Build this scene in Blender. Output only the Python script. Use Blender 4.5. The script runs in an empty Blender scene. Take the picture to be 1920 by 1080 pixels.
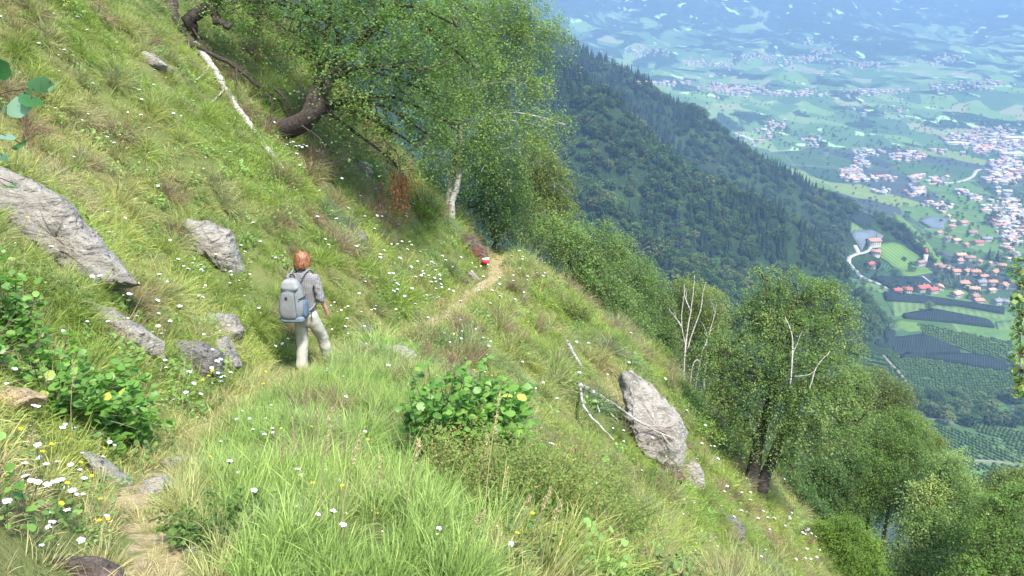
import bpy, math, random
import numpy as np
from mathutils import Vector, Matrix
R = math.radians
SC = bpy.context.scene
COL = SC.collection
# ------------------------------------------------------------------ camera, sky, sun, exposure
PITCH = 18.0
cam_d = bpy.data.cameras.new('camera'); cam = bpy.data.objects.new('camera', cam_d); COL.objects.link(cam)
cam_d.sensor_width = 36; cam_d.lens = 18 / math.tan(R(32.5)); cam_d.clip_start = 0.05; cam_d.clip_end = 40000
cam.location = (0, 0, 0); cam.rotation_euler = (R(90 - PITCH), 0, 0)
SC.camera = cam
SUN_EL, SUN_AZ = R(58), R(150)          # azimuth clockwise from +Y (north)
w = bpy.data.worlds.new('World'); SC.world = w; w.use_nodes = True
nt = w.node_tree; nt.nodes.clear()
sky = nt.nodes.new('ShaderNodeTexSky'); sky.sky_type = 'NISHITA'; sky.sun_disc = False
sky.sun_elevation = SUN_EL; sky.sun_rotation = SUN_AZ; sky.air_density = 1.0; sky.dust_density = 1.5
bg = nt.nodes.new('ShaderNodeBackground'); bg.inputs[1].default_value = 0.15
wo = nt.nodes.new('ShaderNodeOutputWorld')
nt.links.new(sky.outputs[0], bg.inputs[0]); nt.links.new(bg.outputs[0], wo.inputs[0])
sd = bpy.data.lights.new('sun', 'SUN'); sd.energy = 3.0; sd.angle = R(6.0); sd.color = (1.0, 0.95, 0.85)
sun = bpy.data.objects.new('sun', sd); COL.objects.link(sun)
_sv = Vector((math.sin(SUN_AZ) * math.cos(SUN_EL), math.cos(SUN_AZ) * math.cos(SUN_EL), math.sin(SUN_EL)))
sun.rotation_euler = _sv.to_track_quat('Z', 'Y').to_euler(); sun.location = (0, 0, 50)
SC.view_settings.view_transform = 'Standard'; SC.view_settings.look = 'None'
SC.view_settings.gamma = 1.0; SC.view_settings.exposure = 1.85
SC.render.engine = 'CYCLES'
cy = SC.cycles
cy.use_denoising = True; cy.max_bounces = 6; cy.diffuse_bounces = 3; cy.glossy_bounces = 2
cy.transmission_bounces = 3; cy.transparent_max_bounces = 6; cy.volume_bounces = 0; cy.caustics_reflective = False

# ------------------------------------------------------------------ pixel <-> world (1920x1080 photo grid)
F = 960 / math.tan(R(32.5)); CP, SP = math.cos(R(PITCH)), math.sin(R(PITCH))
def ray(px, py):
    r = (px - 960) / F; u = (540 - py) / F
    return np.array([r, CP + SP * u, -SP + CP * u])
def at(px, py, t): return ray(px, py) * t
def proj(x, y, z):
    d = y * CP - z * SP; d = np.where(np.abs(d) < 1e-3, 1e-3, d)
    return 960 + F * x / d, 540 - F * (y * SP + z * CP) / d, d
def hit(px, py, fn, t0=1.5, t1=60, n=1500):
    d = ray(px, py); ts = np.geomspace(t0, t1, n)
    P = d[None] * ts[:, None]
    h = fn(P[:, 0], P[:, 1]) - P[:, 2]
    k = np.argmax(h > 0)
    if not (h > 0).any(): k = n - 1
    if k > 0:
        a = h[k - 1] / (h[k - 1] - h[k] + 1e-12); t = ts[k - 1] + (ts[k] - ts[k - 1]) * max(0, min(1, a))
    else: t = ts[0]
    return d * t
def inpoly(px, py, poly):
    c = np.zeros(np.shape(px), bool); n = len(poly); j = n - 1
    for i in range(n):
        xi, yi = poly[i]; xj, yj = poly[j]
        c ^= ((yi > py) != (yj > py)) & (px < (xj - xi) * (py - yi) / (yj - yi + 1e-12) + xi); j = i
    return c
# ------------------------------------------------------------------ noise
def _h(ix, iy, s):
    n = (ix.astype(np.int64) * 374761393 + iy.astype(np.int64) * 668265263 + s * 1442695041) & 0xffffffff
    n = ((n ^ (n >> 13)) * 1274126177) & 0xffffffff
    return ((n ^ (n >> 16)) & 0xffff) / 65535.0
def vn(x, y, s=0):
    x = np.asarray(x, float); y = np.asarray(y, float)
    ix = np.floor(x); iy = np.floor(y); fx = x - ix; fy = y - iy
    fx = fx * fx * (3 - 2 * fx); fy = fy * fy * (3 - 2 * fy)
    a = _h(ix, iy, s); b = _h(ix + 1, iy, s); c = _h(ix, iy + 1, s); d = _h(ix + 1, iy + 1, s)
    return (a + (b - a) * fx + (c - a) * fy + (a - b - c + d) * fx * fy) * 2 - 1
def fbm(x, y, s=0, o=4):
    v = 0; a = 1.0; t = 0
    for i in range(o):
        v = v + a * vn(x * 2 ** i + 17.3 * i, y * 2 ** i - 9.1 * i, s + i * 7); t += a; a *= .5
    return v / t * 1.5
def n3(P, f, s=0):
    x, y, z = P[:, 0] * f, P[:, 1] * f, P[:, 2] * f
    return (vn(x + 3.1, y + z * .7, s) + vn(y + 7.7, z - x * .6, s + 1) + vn(z + 1.9, x + y * .65, s + 2)) / 3
# ------------------------------------------------------------------ mesh building
def mesh(name, V, faces, mat=None, smooth=False, tint=None, mats=None, midx=None):
    """faces: list of int arrays (n,k)"""
    V = np.asarray(V, np.float32); me = bpy.data.meshes.new(name)
    if isinstance(faces, np.ndarray): faces = [faces]
    faces = [np.asarray(f, np.int32) for f in faces if len(f)]
    idx = np.concatenate([f.ravel() for f in faces]); tot = np.concatenate([np.full(len(f), f.shape[1], np.int32) for f in faces])
    st = np.concatenate([[0], np.cumsum(tot)[:-1]]).astype(np.int32)
    me.vertices.add(len(V)); me.vertices.foreach_set('co', V.ravel())
    me.loops.add(len(idx)); me.loops.foreach_set('vertex_index', idx.astype(np.int32))
    me.polygons.add(len(tot)); me.polygons.foreach_set('loop_start', st); me.polygons.foreach_set('loop_total', tot)
    if smooth: me.polygons.foreach_set('use_smooth', np.ones(len(tot), bool))
    if mats:
        for m in mats: me.materials.append(m)
        if midx is not None: me.polygons.foreach_set('material_index', np.asarray(midx, np.int32))
    elif mat: me.materials.append(mat)
    if tint is not None:
        a = me.attributes.new('tint', 'FLOAT', 'FACE'); a.data.foreach_set('value', np.asarray(tint, np.float32))
    me.update(calc_edges=True); me.validate()
    return me
def link(name, me, parent=None, loc=None):
    o = bpy.data.objects.new(name, me); COL.objects.link(o)
    if parent: o.parent = parent
    if loc is not None: o.location = tuple(loc)
    return o
def tag(o, label=None, cat=None, group=None, kind=None):
    if label: o['label'] = label
    if cat: o['category'] = cat
    if group: o['group'] = group
    if kind: o['kind'] = kind
    return o
def empty(name, loc=(0, 0, 0), rz=0, label=None, cat=None, group=None):
    o = bpy.data.objects.new(name, None); COL.objects.link(o); o.location = tuple(loc); o.rotation_euler = (0, 0, rz)
    o.empty_display_size = .1
    return tag(o, label, cat, group)
def copy_tree(o, parent=None):
    c = o.copy(); COL.objects.link(c)
    if parent: c.parent = parent
    for ch in list(o.children): copy_tree(ch, c)
    return c
class Geo:
    def __init__(s): s.V = []; s.F = {}; s.n = 0; s.T = {}; s.M = {}
    def add(s, V, F, tint=0.5, m=0):
        V = np.asarray(V, float)
        if not isinstance(F, list): F = [F]
        for f in F:
            f = np.asarray(f)
            if len(f) == 0: continue
            k = f.shape[1]
            s.F.setdefault(k, []).append(f + s.n)
            s.T.setdefault(k, []).append(np.broadcast_to(np.asarray(tint, float), (len(f),)) if np.ndim(tint) == 0 or len(np.atleast_1d(tint)) == len(f) else np.full(len(f), .5))
            s.M.setdefault(k, []).append(np.full(len(f), m))
        s.V.append(V); s.n += len(V)
    def mesh(s, name, mat=None, smooth=False, mats=None):
        ks = sorted(s.F)
        fs = [np.concatenate(s.F[k]) for k in ks]
        t = np.concatenate([np.concatenate(s.T[k]) for k in ks]); mi = np.concatenate([np.concatenate(s.M[k]) for k in ks])
        return mesh(name, np.concatenate(s.V), fs, mat, smooth, t, mats, mi)
def tube(pts, rad, sides=6, cap=True):
    P = np.asarray(pts, float); n = len(P); rad = np.broadcast_to(np.asarray(rad, float), (n,))
    T = np.gradient(P, axis=0); T /= np.linalg.norm(T, axis=1)[:, None] + 1e-9
    ref = np.array([0, 0, 1.]) if abs(T[0, 2]) < .9 else np.array([1., 0, 0])
    V = []
    u = np.cross(T[0], ref); u /= np.linalg.norm(u)
    for i in range(n):
        u = u - T[i] * np.dot(u, T[i]); u /= np.linalg.norm(u) + 1e-9; v = np.cross(T[i], u)
        a = np.arange(sides) * 2 * math.pi / sides
        V.append(P[i] + rad[i] * (np.cos(a)[:, None] * u + np.sin(a)[:, None] * v))
    V = np.concatenate(V)
    i = np.arange(n - 1)[:, None] * sides; j = np.arange(sides)[None]; j2 = (j + 1) % sides
    Fq = np.stack([i + j, i + j2, i + sides + j2, i + sides + j], -1).reshape(-1, 4)
    Fs = [Fq]
    if cap:
        Fs.append(np.array([list(range(sides))[::-1]])); Fs.append(np.array([[(n - 1) * sides + k for k in range(sides)]]))
    return V, Fs
def spline(pts, n):
    P = np.asarray(pts, float); m = len(P); t = np.linspace(0, m - 1, n); out = []
    for s in t:
        i = min(int(s), m - 2); f = s - i
        p0 = P[max(i - 1, 0)]; p1 = P[i]; p2 = P[i + 1]; p3 = P[min(i + 2, m - 1)]
        out.append(.5 * ((2 * p1) + (-p0 + p2) * f + (2 * p0 - 5 * p1 + 4 * p2 - p3) * f * f + (-p0 + 3 * p1 - 3 * p2 + p3) * f ** 3))
    return np.array(out)
def box(cx, cy, cz, sx, sy, sz, rz=0):
    v = np.array([[x, y, z] for x in (-.5, .5) for y in (-.5, .5) for z in (-.5, .5)]) * [sx, sy, sz]
    c, s = math.cos(rz), math.sin(rz); v = v @ np.array([[c, s, 0], [-s, c, 0], [0, 0, 1]]) + [cx, cy, cz]
    return v, np.array([[0, 1, 3, 2], [4, 6, 7, 5], [0, 4, 5, 1], [2, 3, 7, 6], [0, 2, 6, 4], [1, 5, 7, 3]])
# ------------------------------------------------------------------ materials
def newmat(name):
    m = bpy.data.materials.new(name); m.use_nodes = True; nt = m.node_tree; nt.nodes.clear()
    o = nt.nodes.new('ShaderNodeOutputMaterial'); return m, nt, o
def N(nt, t, **k):
    n = nt.nodes.new(t)
    for a, b in k.items():
        if a.startswith('i_'): n.inputs[int(a[2:])].default_value = b
        else: setattr(n, a, b)
    return n
def ramp(nt, fac, stops, interp='LINEAR'):
    r = nt.nodes.new('ShaderNodeValToRGB'); cr = r.color_ramp; cr.interpolation = interp
    while len(cr.elements) > 1: cr.elements.remove(cr.elements[-1])
    cr.elements[0].position = stops[0][0]; cr.elements[0].color = (*stops[0][1], 1)
    for p, c in stops[1:]:
        e = cr.elements.new(p); e.color = (*c, 1)
    nt.links.new(fac, r.inputs[0]); return r.outputs[0]
def noise(nt, scale, detail=4, rough=.5, vec=None, dist=0):
    n = nt.nodes.new('ShaderNodeTexNoise'); n.inputs['Scale'].default_value = scale; n.inputs['Detail'].default_value = detail
    n.inputs['Roughness'].default_value = rough; n.inputs['Distortion'].default_value = dist
    if vec is not None: nt.links.new(vec, n.inputs['Vector'])
    return n.outputs[0]
def mixc(nt, fac, a, b, mode='MIX'):
    m = nt.nodes.new('ShaderNodeMix'); m.data_type = 'RGBA'; m.blend_type = mode
    for s, v in ((m.inputs[0], fac), (m.inputs[6], a), (m.inputs[7], b)):
        if isinstance(v, (int, float)): s.default_value = v
        elif isinstance(v, tuple): s.default_value = (*v, 1)
        else: nt.links.new(v, s)
    return m.outputs[2]
def mth(nt, op, a, b=None, clamp=False):
    m = nt.nodes.new('ShaderNodeMath'); m.operation = op; m.use_clamp = clamp
    for s, v in ((m.inputs[0], a), (m.inputs[1], b)):
        if v is None: continue
        if isinstance(v, (int, float)): s.default_value = v
        else: nt.links.new(v, s)
    return m.outputs[0]
def bsdf(nt, out, col, rough=.8, bump=None, bstr=.3, bdist=.02, spec=.3):
    b = nt.nodes.new('ShaderNodeBsdfPrincipled'); b.inputs['Roughness'].default_value = rough
    b.inputs['Specular IOR Level'].default_value = spec
    if isinstance(col, tuple): b.inputs['Base Color'].default_value = (*col, 1)
    else: nt.links.new(col, b.inputs['Base Color'])
    if bump is not None:
        bp = nt.nodes.new('ShaderNodeBump'); bp.inputs['Strength'].default_value = bstr; bp.inputs['Distance'].default_value = bdist
        nt.links.new(bump, bp.inputs['Height']); nt.links.new(bp.outputs[0], b.inputs['Normal'])
    if out is not None: nt.links.new(b.outputs[0], out.inputs[0])
    return b
def plain(name, col, rough=.8, var=.25, scale=20, bump=.2, bdist=.01, spec=.3):
    m, nt, o = newmat(name); tc = N(nt, 'ShaderNodeTexCoord')
    f = noise(nt, scale, 4, .6, tc.outputs['Object'])
    d = tuple(max(0, c * (1 - var)) for c in col); l = tuple(min(1, c * (1 + var)) for c in col)
    bsdf(nt, o, ramp(nt, f, [(.3, d), (.7, l)]), rough, f, bump, bdist, spec); return m
def leafmat(name, stops, transl=.5, rough=.5, obj_var=.12, spec=.2):
    m, nt, o = newmat(name)
    a = N(nt, 'ShaderNodeAttribute', attribute_name='tint'); oi = N(nt, 'ShaderNodeObjectInfo')
    f = mth(nt, 'ADD', a.outputs['Fac'], mth(nt, 'MULTIPLY', mth(nt, 'SUBTRACT', oi.outputs['Random'], .5), obj_var * 2), True)
    c = ramp(nt, f, stops)
    b = bsdf(nt, None, c, rough, spec=spec)
    t = N(nt, 'ShaderNodeBsdfTranslucent'); tcol = mixc(nt, 1.0, c, (1.0, 1.15, .55), 'MULTIPLY'); nt.links.new(tcol, t.inputs[0])
    mx = N(nt, 'ShaderNodeMixShader', i_0=transl); nt.links.new(b.outputs[0], mx.inputs[1]); nt.links.new(t.outputs[0], mx.inputs[2])
    nt.links.new(mx.outputs[0], o.inputs[0]); return m
M = {}
M['birch_leaf'] = leafmat('birch_leaf', [(0, (0.073, 0.142, 0.043)), (.42, (0.152, 0.263, 0.074)), (.7, (0.265, 0.391, 0.122)), (.93, (0.424, 0.513, 0.168)), (1, (0.661, 0.566, 0.112))])
M['olive_leaf'] = leafmat('olive_leaf', [(0, (0.100, 0.148, 0.041)), (.5, (0.201, 0.273, 0.071)), (.85, (0.307, 0.379, 0.106)), (1, (0.400, 0.356, 0.088))])
M['dark_leaf'] = leafmat('dark_leaf', [(0, (0.042, 0.088, 0.024)), (.5, (0.084, 0.156, 0.039)), (1, (0.168, 0.263, 0.066))])
M['bright_leaf'] = leafmat('bright_leaf', [(0, (0.077, 0.152, 0.035)), (.5, (0.161, 0.286, 0.059)), (.85, (0.279, 0.403, 0.085)), (1, (0.475, 0.501, 0.099))])
M['hazel_leaf'] = leafmat('hazel_leaf', [(0, (0.071, 0.179, 0.035)), (.5, (0.172, 0.343, 0.069)), (.85, (0.287, 0.482, 0.099)), (1, (0.575, 0.618, 0.119))], rough=.4, spec=.4)
M['aspen_leaf'] = leafmat('aspen_leaf', [(0, (.04, .14, .04)), (.5, (.08, .22, .08)), (1, (.4, .55, .48))], rough=.35, spec=.6)
M['heath_leaf'] = leafmat('heath_leaf', [(0, (0.092, 0.149, 0.035)), (.45, (0.199, 0.270, 0.069)), (.8, (0.318, 0.393, 0.099)), (.95, (0.478, 0.324, 0.119)), (1, (0.478, 0.242, 0.099))])
M['far_leaf_yellow'] = leafmat('far_leaf_yellow', [(0, (.045, .07, .02)), (.5, (.08, .12, .03)), (1, (.14, .17, .05))], .2, .8, .5)
M['juniper'] = leafmat('juniper', [(0, (0.084, 0.162, 0.029)), (.5, (0.185, 0.308, 0.043)), (.85, (0.336, 0.405, 0.072)), (1, (0.504, 0.324, 0.072))])
M['red_leaf'] = leafmat('red_leaf', [(0, (.25, .05, .015)), (.5, (.45, .10, .03)), (1, (.55, .2, .06))])
M['far_leaf'] = leafmat('far_leaf', [(0, (0.024, 0.055, 0.015)), (.5, (0.047, 0.100, 0.024)), (1, (0.099, 0.166, 0.036))], .2, .8, .5)
M['conifer'] = leafmat('conifer', [(0, (.008, .022, .012)), (.5, (.015, .036, .017)), (1, (.028, .055, .022))], .1, .8, .35)
M['white_petal'] = leafmat('white_petal', [(0, (.68, .70, .72)), (1, (.8, .82, .84))], .15)
M['yellow_petal'] = leafmat('yellow_petal', [(0, (.75, .5, .02)), (1, (.8, .62, .03))], .2)
M['pale_yellow'] = leafmat('pale_yellow', [(0, (.6, .6, .2)), (1, (.75, .72, .4))], .2)
M['straw'] = leafmat('straw', [(0, (.34, .27, .13)), (1, (.52, .44, .26))], .2)
M['stem'] = plain('stem', (.09, .13, .04), .8, .3, 30, .1)
M['twig'] = plain('twig', (.09, .06, .04), .9, .3, 40, .2)
M['dark_bark'] = plain('dark_bark', (.055, .042, .035), .95, .5, 14, 1.0, .03)
M['cream_paint'] = plain('cream_paint', (.45, .43, .38), .8, .08, .4)
M['road_gravel'] = plain('road_gravel', (.32, .31, .28), .9, .12, .3)
def birch_bark():
    m, nt, o = newmat('birch_bark'); tc = N(nt, 'ShaderNodeTexCoord'); mp = N(nt, 'ShaderNodeMapping')
    mp.inputs['Scale'].default_value = (3, 3, 14); nt.links.new(tc.outputs['Object'], mp.inputs[0])
    f = noise(nt, 2.0, 5, .6, mp.outputs[0]); g = noise(nt, 2.2, 3, .5, tc.outputs['Object'])
    c = ramp(nt, f, [(.36, (.05, .04, .035)), (.44, (0.29, 0.27, 0.24)), (.6, (0.45, 0.43, 0.40)), (.8, (0.50, 0.49, 0.46))])
    c = mixc(nt, ramp(nt, g, [(.5, (0, 0, 0)), (.75, (.75, .75, .75))]), c, (.22, .2, .17))
    bsdf(nt, o, c, .75, f, .5, .01); return m
M['birch_bark'] = birch_bark()
def rockmat(name, base=(.30, .29, .27), dark=(.10, .095, .09), lichen=(.5, .49, .46), brown=(.16, .11, .07), bamt=.3):
    m, nt, o = newmat(name); tc = N(nt, 'ShaderNodeTexCoord'); ob = tc.outputs['Object']
    mp = N(nt, 'ShaderNodeMapping'); mp.inputs['Scale'].default_value = (1, 1, 3.2); mp.inputs['Rotation'].default_value = (.2, .7, .1); nt.links.new(ob, mp.inputs[0])
    f = noise(nt, 2.2, 8, .65, mp.outputs[0], .4); g = noise(nt, 14, 6, .7, ob); h = noise(nt, 1.3, 3, .5, ob)
    c = ramp(nt, f, [(.3, dark), (.45, base), (.58, tuple(x * 1.25 for x in base)), (.72, tuple(x * .62 for x in base))])
    c = mixc(nt, ramp(nt, g, [(.55, (0, 0, 0)), (.64, (.8, .8, .8))]), c, lichen)
    c = mixc(nt, ramp(nt, h, [(.5, (0, 0, 0)), (.72, (bamt * 2,) * 3)]), c, brown)
    k_ = noise(nt, 5.5, 7, .75, mp.outputs[0], 1.2); cr = ramp(nt, k_, [(.34, (.25,) * 3), (.42, (1,) * 3)])
    c = mixc(nt, .9, c, cr, 'MULTIPLY')
    hh = mth(nt, 'ADD', mth(nt, 'MULTIPLY', f, 1.2), mth(nt, 'ADD', mth(nt, 'MULTIPLY', g, .5), mth(nt, 'MULTIPLY', cr, .2)))
    bsdf(nt, o, c, .88, hh, 1.0, .09); return m
M['rock'] = rockmat('rock_grey', (.27, .25, .215), (.12, .11, .095), (.42, .40, .35))
M['rock_dark'] = rockmat('rock_dark', (.15, .143, .13), (.03, .03, .03), (.26, .255, .25), (.08, .06, .045), .3)
M['rock_pale'] = rockmat('rock_pale', (.33, .31, .27), (.15, .14, .12), (.45, .43, .38), (.3, .24, .17), .2)
M['rock_brown'] = rockmat('rock_brown', (.10, .075, .062), (.04, .03, .03), (.2, .17, .15), (.2, .07, .04), .5)
M['rock_tan'] = rockmat('rock_tan', (.42, .31, .18), (.22, .16, .1), (.46, .38, .26), (.4, .28, .16), .3)
def grassmat():
    m, nt, o = newmat('grass_blade')
    a = N(nt, 'ShaderNodeAttribute', attribute_name='gcol', attribute_type='INSTANCER')
    t = N(nt, 'ShaderNodeAttribute', attribute_name='tint')
    v = ramp(nt, t.outputs['Fac'], [(0, (.62, .62, .6)), (.5, (1, 1, 1)), (.85, (1.25, 1.2, 1.1)), (1, (1.9, 1.5, 1.6))])
    c = mixc(nt, 1.0, a.outputs['Color'], v, 'MULTIPLY')
    b = bsdf(nt, None, c, .55, spec=.3)
    tr = N(nt, 'ShaderNodeBsdfTranslucent'); nt.links.new(c, tr.inputs[0])
    mx = N(nt, 'ShaderNodeMixShader', i_0=.35); nt.links.new(b.outputs[0], mx.inputs[1]); nt.links.new(tr.outputs[0], mx.inputs[2])
    nt.links.new(mx.outputs[0], o.inputs[0]); return m
M['grass'] = grassmat()
# ------------------------------------------------------------------ terrain functions
ZK = np.array([(-80, -1), (-10, -1.45), (0, -1.6), (2.8, -2.06), (3.7, -2.4), (4.7, -2.78), (6.3, -3.28), (8.2, -3.87), (10.1, -4.5), (13.1, -5.0), (15.1, -5.35), (19.1, -5.9), (22, -6.3), (26, -7.2), (32, -9), (60, -17), (400, -90), (900, -150)])
XP = np.array([(-80, 20), (-10, 1), (0, -.5), (2.8, -1.45), (3.7, -2.0), (4.7, -2.3), (6.3, -2.65), (8.2, -2.65), (10.1, -2.88), (11.5, -2.5), (13.1, -1.5), (15.1, -1.15), (17, -.9), (19.1, -.4), (21, -.45), (24, -.4), (27, -1.2), (31, -4), (38, -10), (50, -20), (80, -45), (400, -300), (900, -700)])
XB = np.array([(-80, 25), (-10, 2.0), (0, .3), (5, .0), (8, -.8), (10, -1.3), (13, -1.0), (15, -.7), (19, .1), (21, .0), (24, -.1), (27, -1), (31, -4), (38, -10), (50, -20), (80, -45), (400, -300), (900, -700)])
def H(x, y, detail=True):
    x = np.asarray(x, float); y = np.asarray(y, float)
    zp = np.interp(y, ZK[:, 0], ZK[:, 1]); xp = np.interp(y, XP[:, 0], XP[:, 1]); xb = np.interp(y, XB[:, 0], XB[:, 1])
    s = x - xp
    up = np.maximum(0, -s - .3)
    z = zp + np.interp(y, [18.5, 23], [.93, 1.18]) * up - .05 * np.minimum(up, 20) ** 1.5 * .12
    sh = np.clip(x - xp - .35, 0, None); sh2 = np.minimum(sh, np.clip(xb - xp - .35, 0, None))
    z = z - .13 * sh2
    dn = np.maximum(0, x - np.maximum(xb, xp + .35))
    dn_s = dn - .35 * (1 - np.exp(-dn / .35))
    z = z - .77 * dn_s - .36 * (np.sqrt(np.maximum(dn_s - 3.2, 0) ** 2 + .6) - .775)
    if detail:
        off = 1 - np.exp(-(s / .5) ** 2)
        near = np.clip(1.3 - np.hypot(x, y) / 45, 0, 1)
        z = z + off * (.22 * fbm(x / 2.6, y / 2.6, 3, 3) + .11 * np.abs(fbm(x / .8, y / .8, 11, 2))) * near + .02 * fbm(x / .3, y / .3, 5, 2) * near
        z = z + np.clip(np.hypot(x, y) / 60 - 1, 0, 1) * 6 * fbm(x / 60, y / 60, 9, 4)
    return z
FLOOR = -350.0
def rdg(pts): return np.array([at(*p) for p in pts])
NR = rdg([(1668, 617, 973), (1640, 575, 962), (1600, 530, 950), (1555, 487, 930), (1450, 415, 900), (1350, 345, 890), (1250, 290, 880), (1150, 210, 900), (1060, 140, 950), (960, 70, 1000), (700, -120, 1150)])
FR = rdg([(1785, 494, 1263), (1740, 465, 1270), (1700, 440, 1280), (1600, 388, 1300), (1500, 326, 1325), (1400, 270, 1350), (1300, 213, 1380), (1200, 158, 1420), (1110, 116, 1500), (1060, 86, 1550), (900, 0, 1700), (600, -150, 1900)])
GR = rdg([(1480, 590, 770), (1440, 545, 750), (1380, 520, 720), (1260, 470, 690), (1150, 400, 700), (1050, 330, 720), (900, 240, 760)])
def ridge(x, y, P, k, soft=12):
    best = np.full(np.shape(x), 1e9); z = np.zeros(np.shape(x))
    for a, b in zip(P[:-1], P[1:]):
        d = b[:2] - a[:2]; L2 = d @ d
        t = np.clip(((x - a[0]) * d[0] + (y - a[1]) * d[1]) / L2, 0, 1)
        dist = np.hypot(x - a[0] - t * d[0], y - a[1] - t * d[1])
        zz = a[2] + t * (b[2] - a[2]); m = dist < best
        best = np.where(m, dist, best); z = np.where(m, zz, z)
    return z - k * (np.sqrt(best ** 2 + soft ** 2) - soft)
def spur(x, y):
    z = np.maximum(ridge(x, y, NR, .72), ridge(x, y, FR, .62))
    z = np.maximum(z, ridge(x, y, GR, .7) - 10)
    a = np.clip((z - FLOOR) / 60, 0, 1)
    return z + a * (16 * fbm(x / 100, y / 100, 21, 3)) - (1 - a) * 0
FP = np.array([(2350, -352), (2600, -330), (2850, -290), (3150, -262), (3400, -250), (3800, -215), (4500, -150), (5000, -90), (5500, -20), (6500, 260), (7600, 640)])
def far(x, y):
    yy = y - .12 * (x - 1500) + 260 * fbm(x / 1500, y / 3000, 31, 3)
    z = np.interp(yy, FP[:, 0], FP[:, 1])
    a = np.clip((yy - 2350) / 300, 0, 1); b = np.clip((yy - 4200) / 2000, 0, 1)
    return z + a * (38 * fbm(x / 330, y / 420, 33, 4)) + b * 120 * (1 - np.abs(fbm(x / 900, y / 1800, 35, 4)) * 2)
def land(x, y):
    return np.maximum(np.maximum(np.maximum(FLOOR, spur(x, y)), far(x, y)), H(x, y, False) - 0)
def lhit(px, py):
    q = hit(px, py, land, 250, 8000, 320); d = ray(px, py); t = q[1] / d[1]
    return hit(px, py, land, t * .985, t * 1.015, 40)
def grid(name, xs, ys, fn, mat, smooth=True):
    X, Y = np.meshgrid(xs, ys); Z = fn(X, Y); V = np.stack([X, Y, Z], -1).reshape(-1, 3)
    nx, ny = len(xs), len(ys); i = np.arange(ny - 1)[:, None] * nx + np.arange(nx - 1)[None]
    return mesh(name, V, np.stack([i, i + 1, i + nx + 1, i + nx], -1).reshape(-1, 4), mat, smooth)
# ------------------------------------------------------------------ ground materials
def hillmat():
    m, nt, o = newmat('hillside_ground'); g = N(nt, 'ShaderNodeNewGeometry').outputs['Position']
    a = noise(nt, .5, 5, .6, g); b = noise(nt, 6, 5, .7, g); c2 = noise(nt, 40, 3, .7, g)
    c = ramp(nt, a, [(.3, (.075, .11, .03)), (.5, (.13, .155, .05)), (.65, (.19, .17, .075)), (.8, (.14, .10, .055))])
    c = mixc(nt, ramp(nt, b, [(.35, (0, 0, 0)), (.75, (.7,) * 3)]), c, (.09, .10, .035))
    at_ = N(nt, 'ShaderNodeAttribute', attribute_name='path')
    soil = ramp(nt, mth(nt, 'ADD', mth(nt, 'MULTIPLY', b, .6), mth(nt, 'MULTIPLY', c2, .4)), [(.3, (.17, .14, .07)), (.5, (.33, .26, .15)), (.68, (.45, .38, .26))])
    pf = mth(nt, 'ADD', at_.outputs['Fac'], mth(nt, 'MULTIPLY', mth(nt, 'SUBTRACT', b, .5), .9), True)
    c = mixc(nt, ramp(nt, pf, [(.35, (0,) * 3), (.6, (1,) * 3)]), c, soil)
    bsdf(nt, o, c, .95, mth(nt, 'ADD', b, mth(nt, 'MULTIPLY', c2, .4)), .8, .04, .1); return m
def spurmat():
    m, nt, o = newmat('forest_ground'); g = N(nt, 'ShaderNodeNewGeometry').outputs['Position']
    a = noise(nt, .02, 5, .6, g); b = noise(nt, .15, 5, .7, g)
    c = ramp(nt, a, [(.3, (.014, .028, .012)), (.55, (.022, .045, .016)), (.7, (.04, .075, .02))])
    c = mixc(nt, ramp(nt, b, [(.66, (0,) * 3), (.74, (.7,) * 3)]), c, (.26, .23, .19))
    bsdf(nt, o, c, .95, b, 1, 3, .1); return m
def floormat():
    m, nt, o = newmat('valley_fields'); g = N(nt, 'ShaderNodeNewGeometry').outputs['Position']
    mp = N(nt, 'ShaderNodeMapping'); mp.inputs['Rotation'].default_value = (0, 0, .35); mp.inputs['Scale'].default_value = (.009, .0048, .01); nt.links.new(g, mp.inputs[0])
    v = N(nt, 'ShaderNodeTexVoronoi', distance='CHEBYCHEV'); v.inputs['Scale'].default_value = 1; v.inputs['Randomness'].default_value = .85; nt.links.new(mp.outputs[0], v.inputs['Vector'])
    sep = N(nt, 'ShaderNodeSeparateColor'); nt.links.new(v.outputs['Color'], sep.inputs[0])
    c = ramp(nt, sep.outputs[0], [(0, (.05, .10, .045)), (.2, (.035, .075, .045)), (.36, (.055, .075, .075)), (.5, (.06, .12, .04)), (.66, (.09, .17, .05)), (.78, (.045, .065, .065)), (.86, (.16, .22, .07)), (.95, (.045, .10, .05))], 'CONSTANT')
    e = N(nt, 'ShaderNodeTexVoronoi', feature='DISTANCE_TO_EDGE', distance='EUCLIDEAN'); e.inputs['Randomness'].default_value = .85; nt.links.new(mp.outputs[0], e.inputs['Vector']); e.inputs['Scale'].default_value = 1
    n = noise(nt, .05, 5, .7, g); n2 = noise(nt, .35, 3, .6, g)
    c = mixc(nt, .5, c, ramp(nt, n, [(.3, (.55, .55, .55)), (.7, (1.3, 1.3, 1.2))]), 'MULTIPLY')
    c = mixc(nt, .5, c, ramp(nt, n2, [(.3, (.6, .6, .6)), (.7, (1.3, 1.3, 1.2))]), 'MULTIPLY')
    c = mixc(nt, ramp(nt, e.outputs['Distance'], [(.0, (.55,) * 3), (.02, (0,) * 3)]), c, (.2, .2, .13))
    bsdf(nt, o, c, .95, n2, .6, 1, .1); return m
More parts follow.
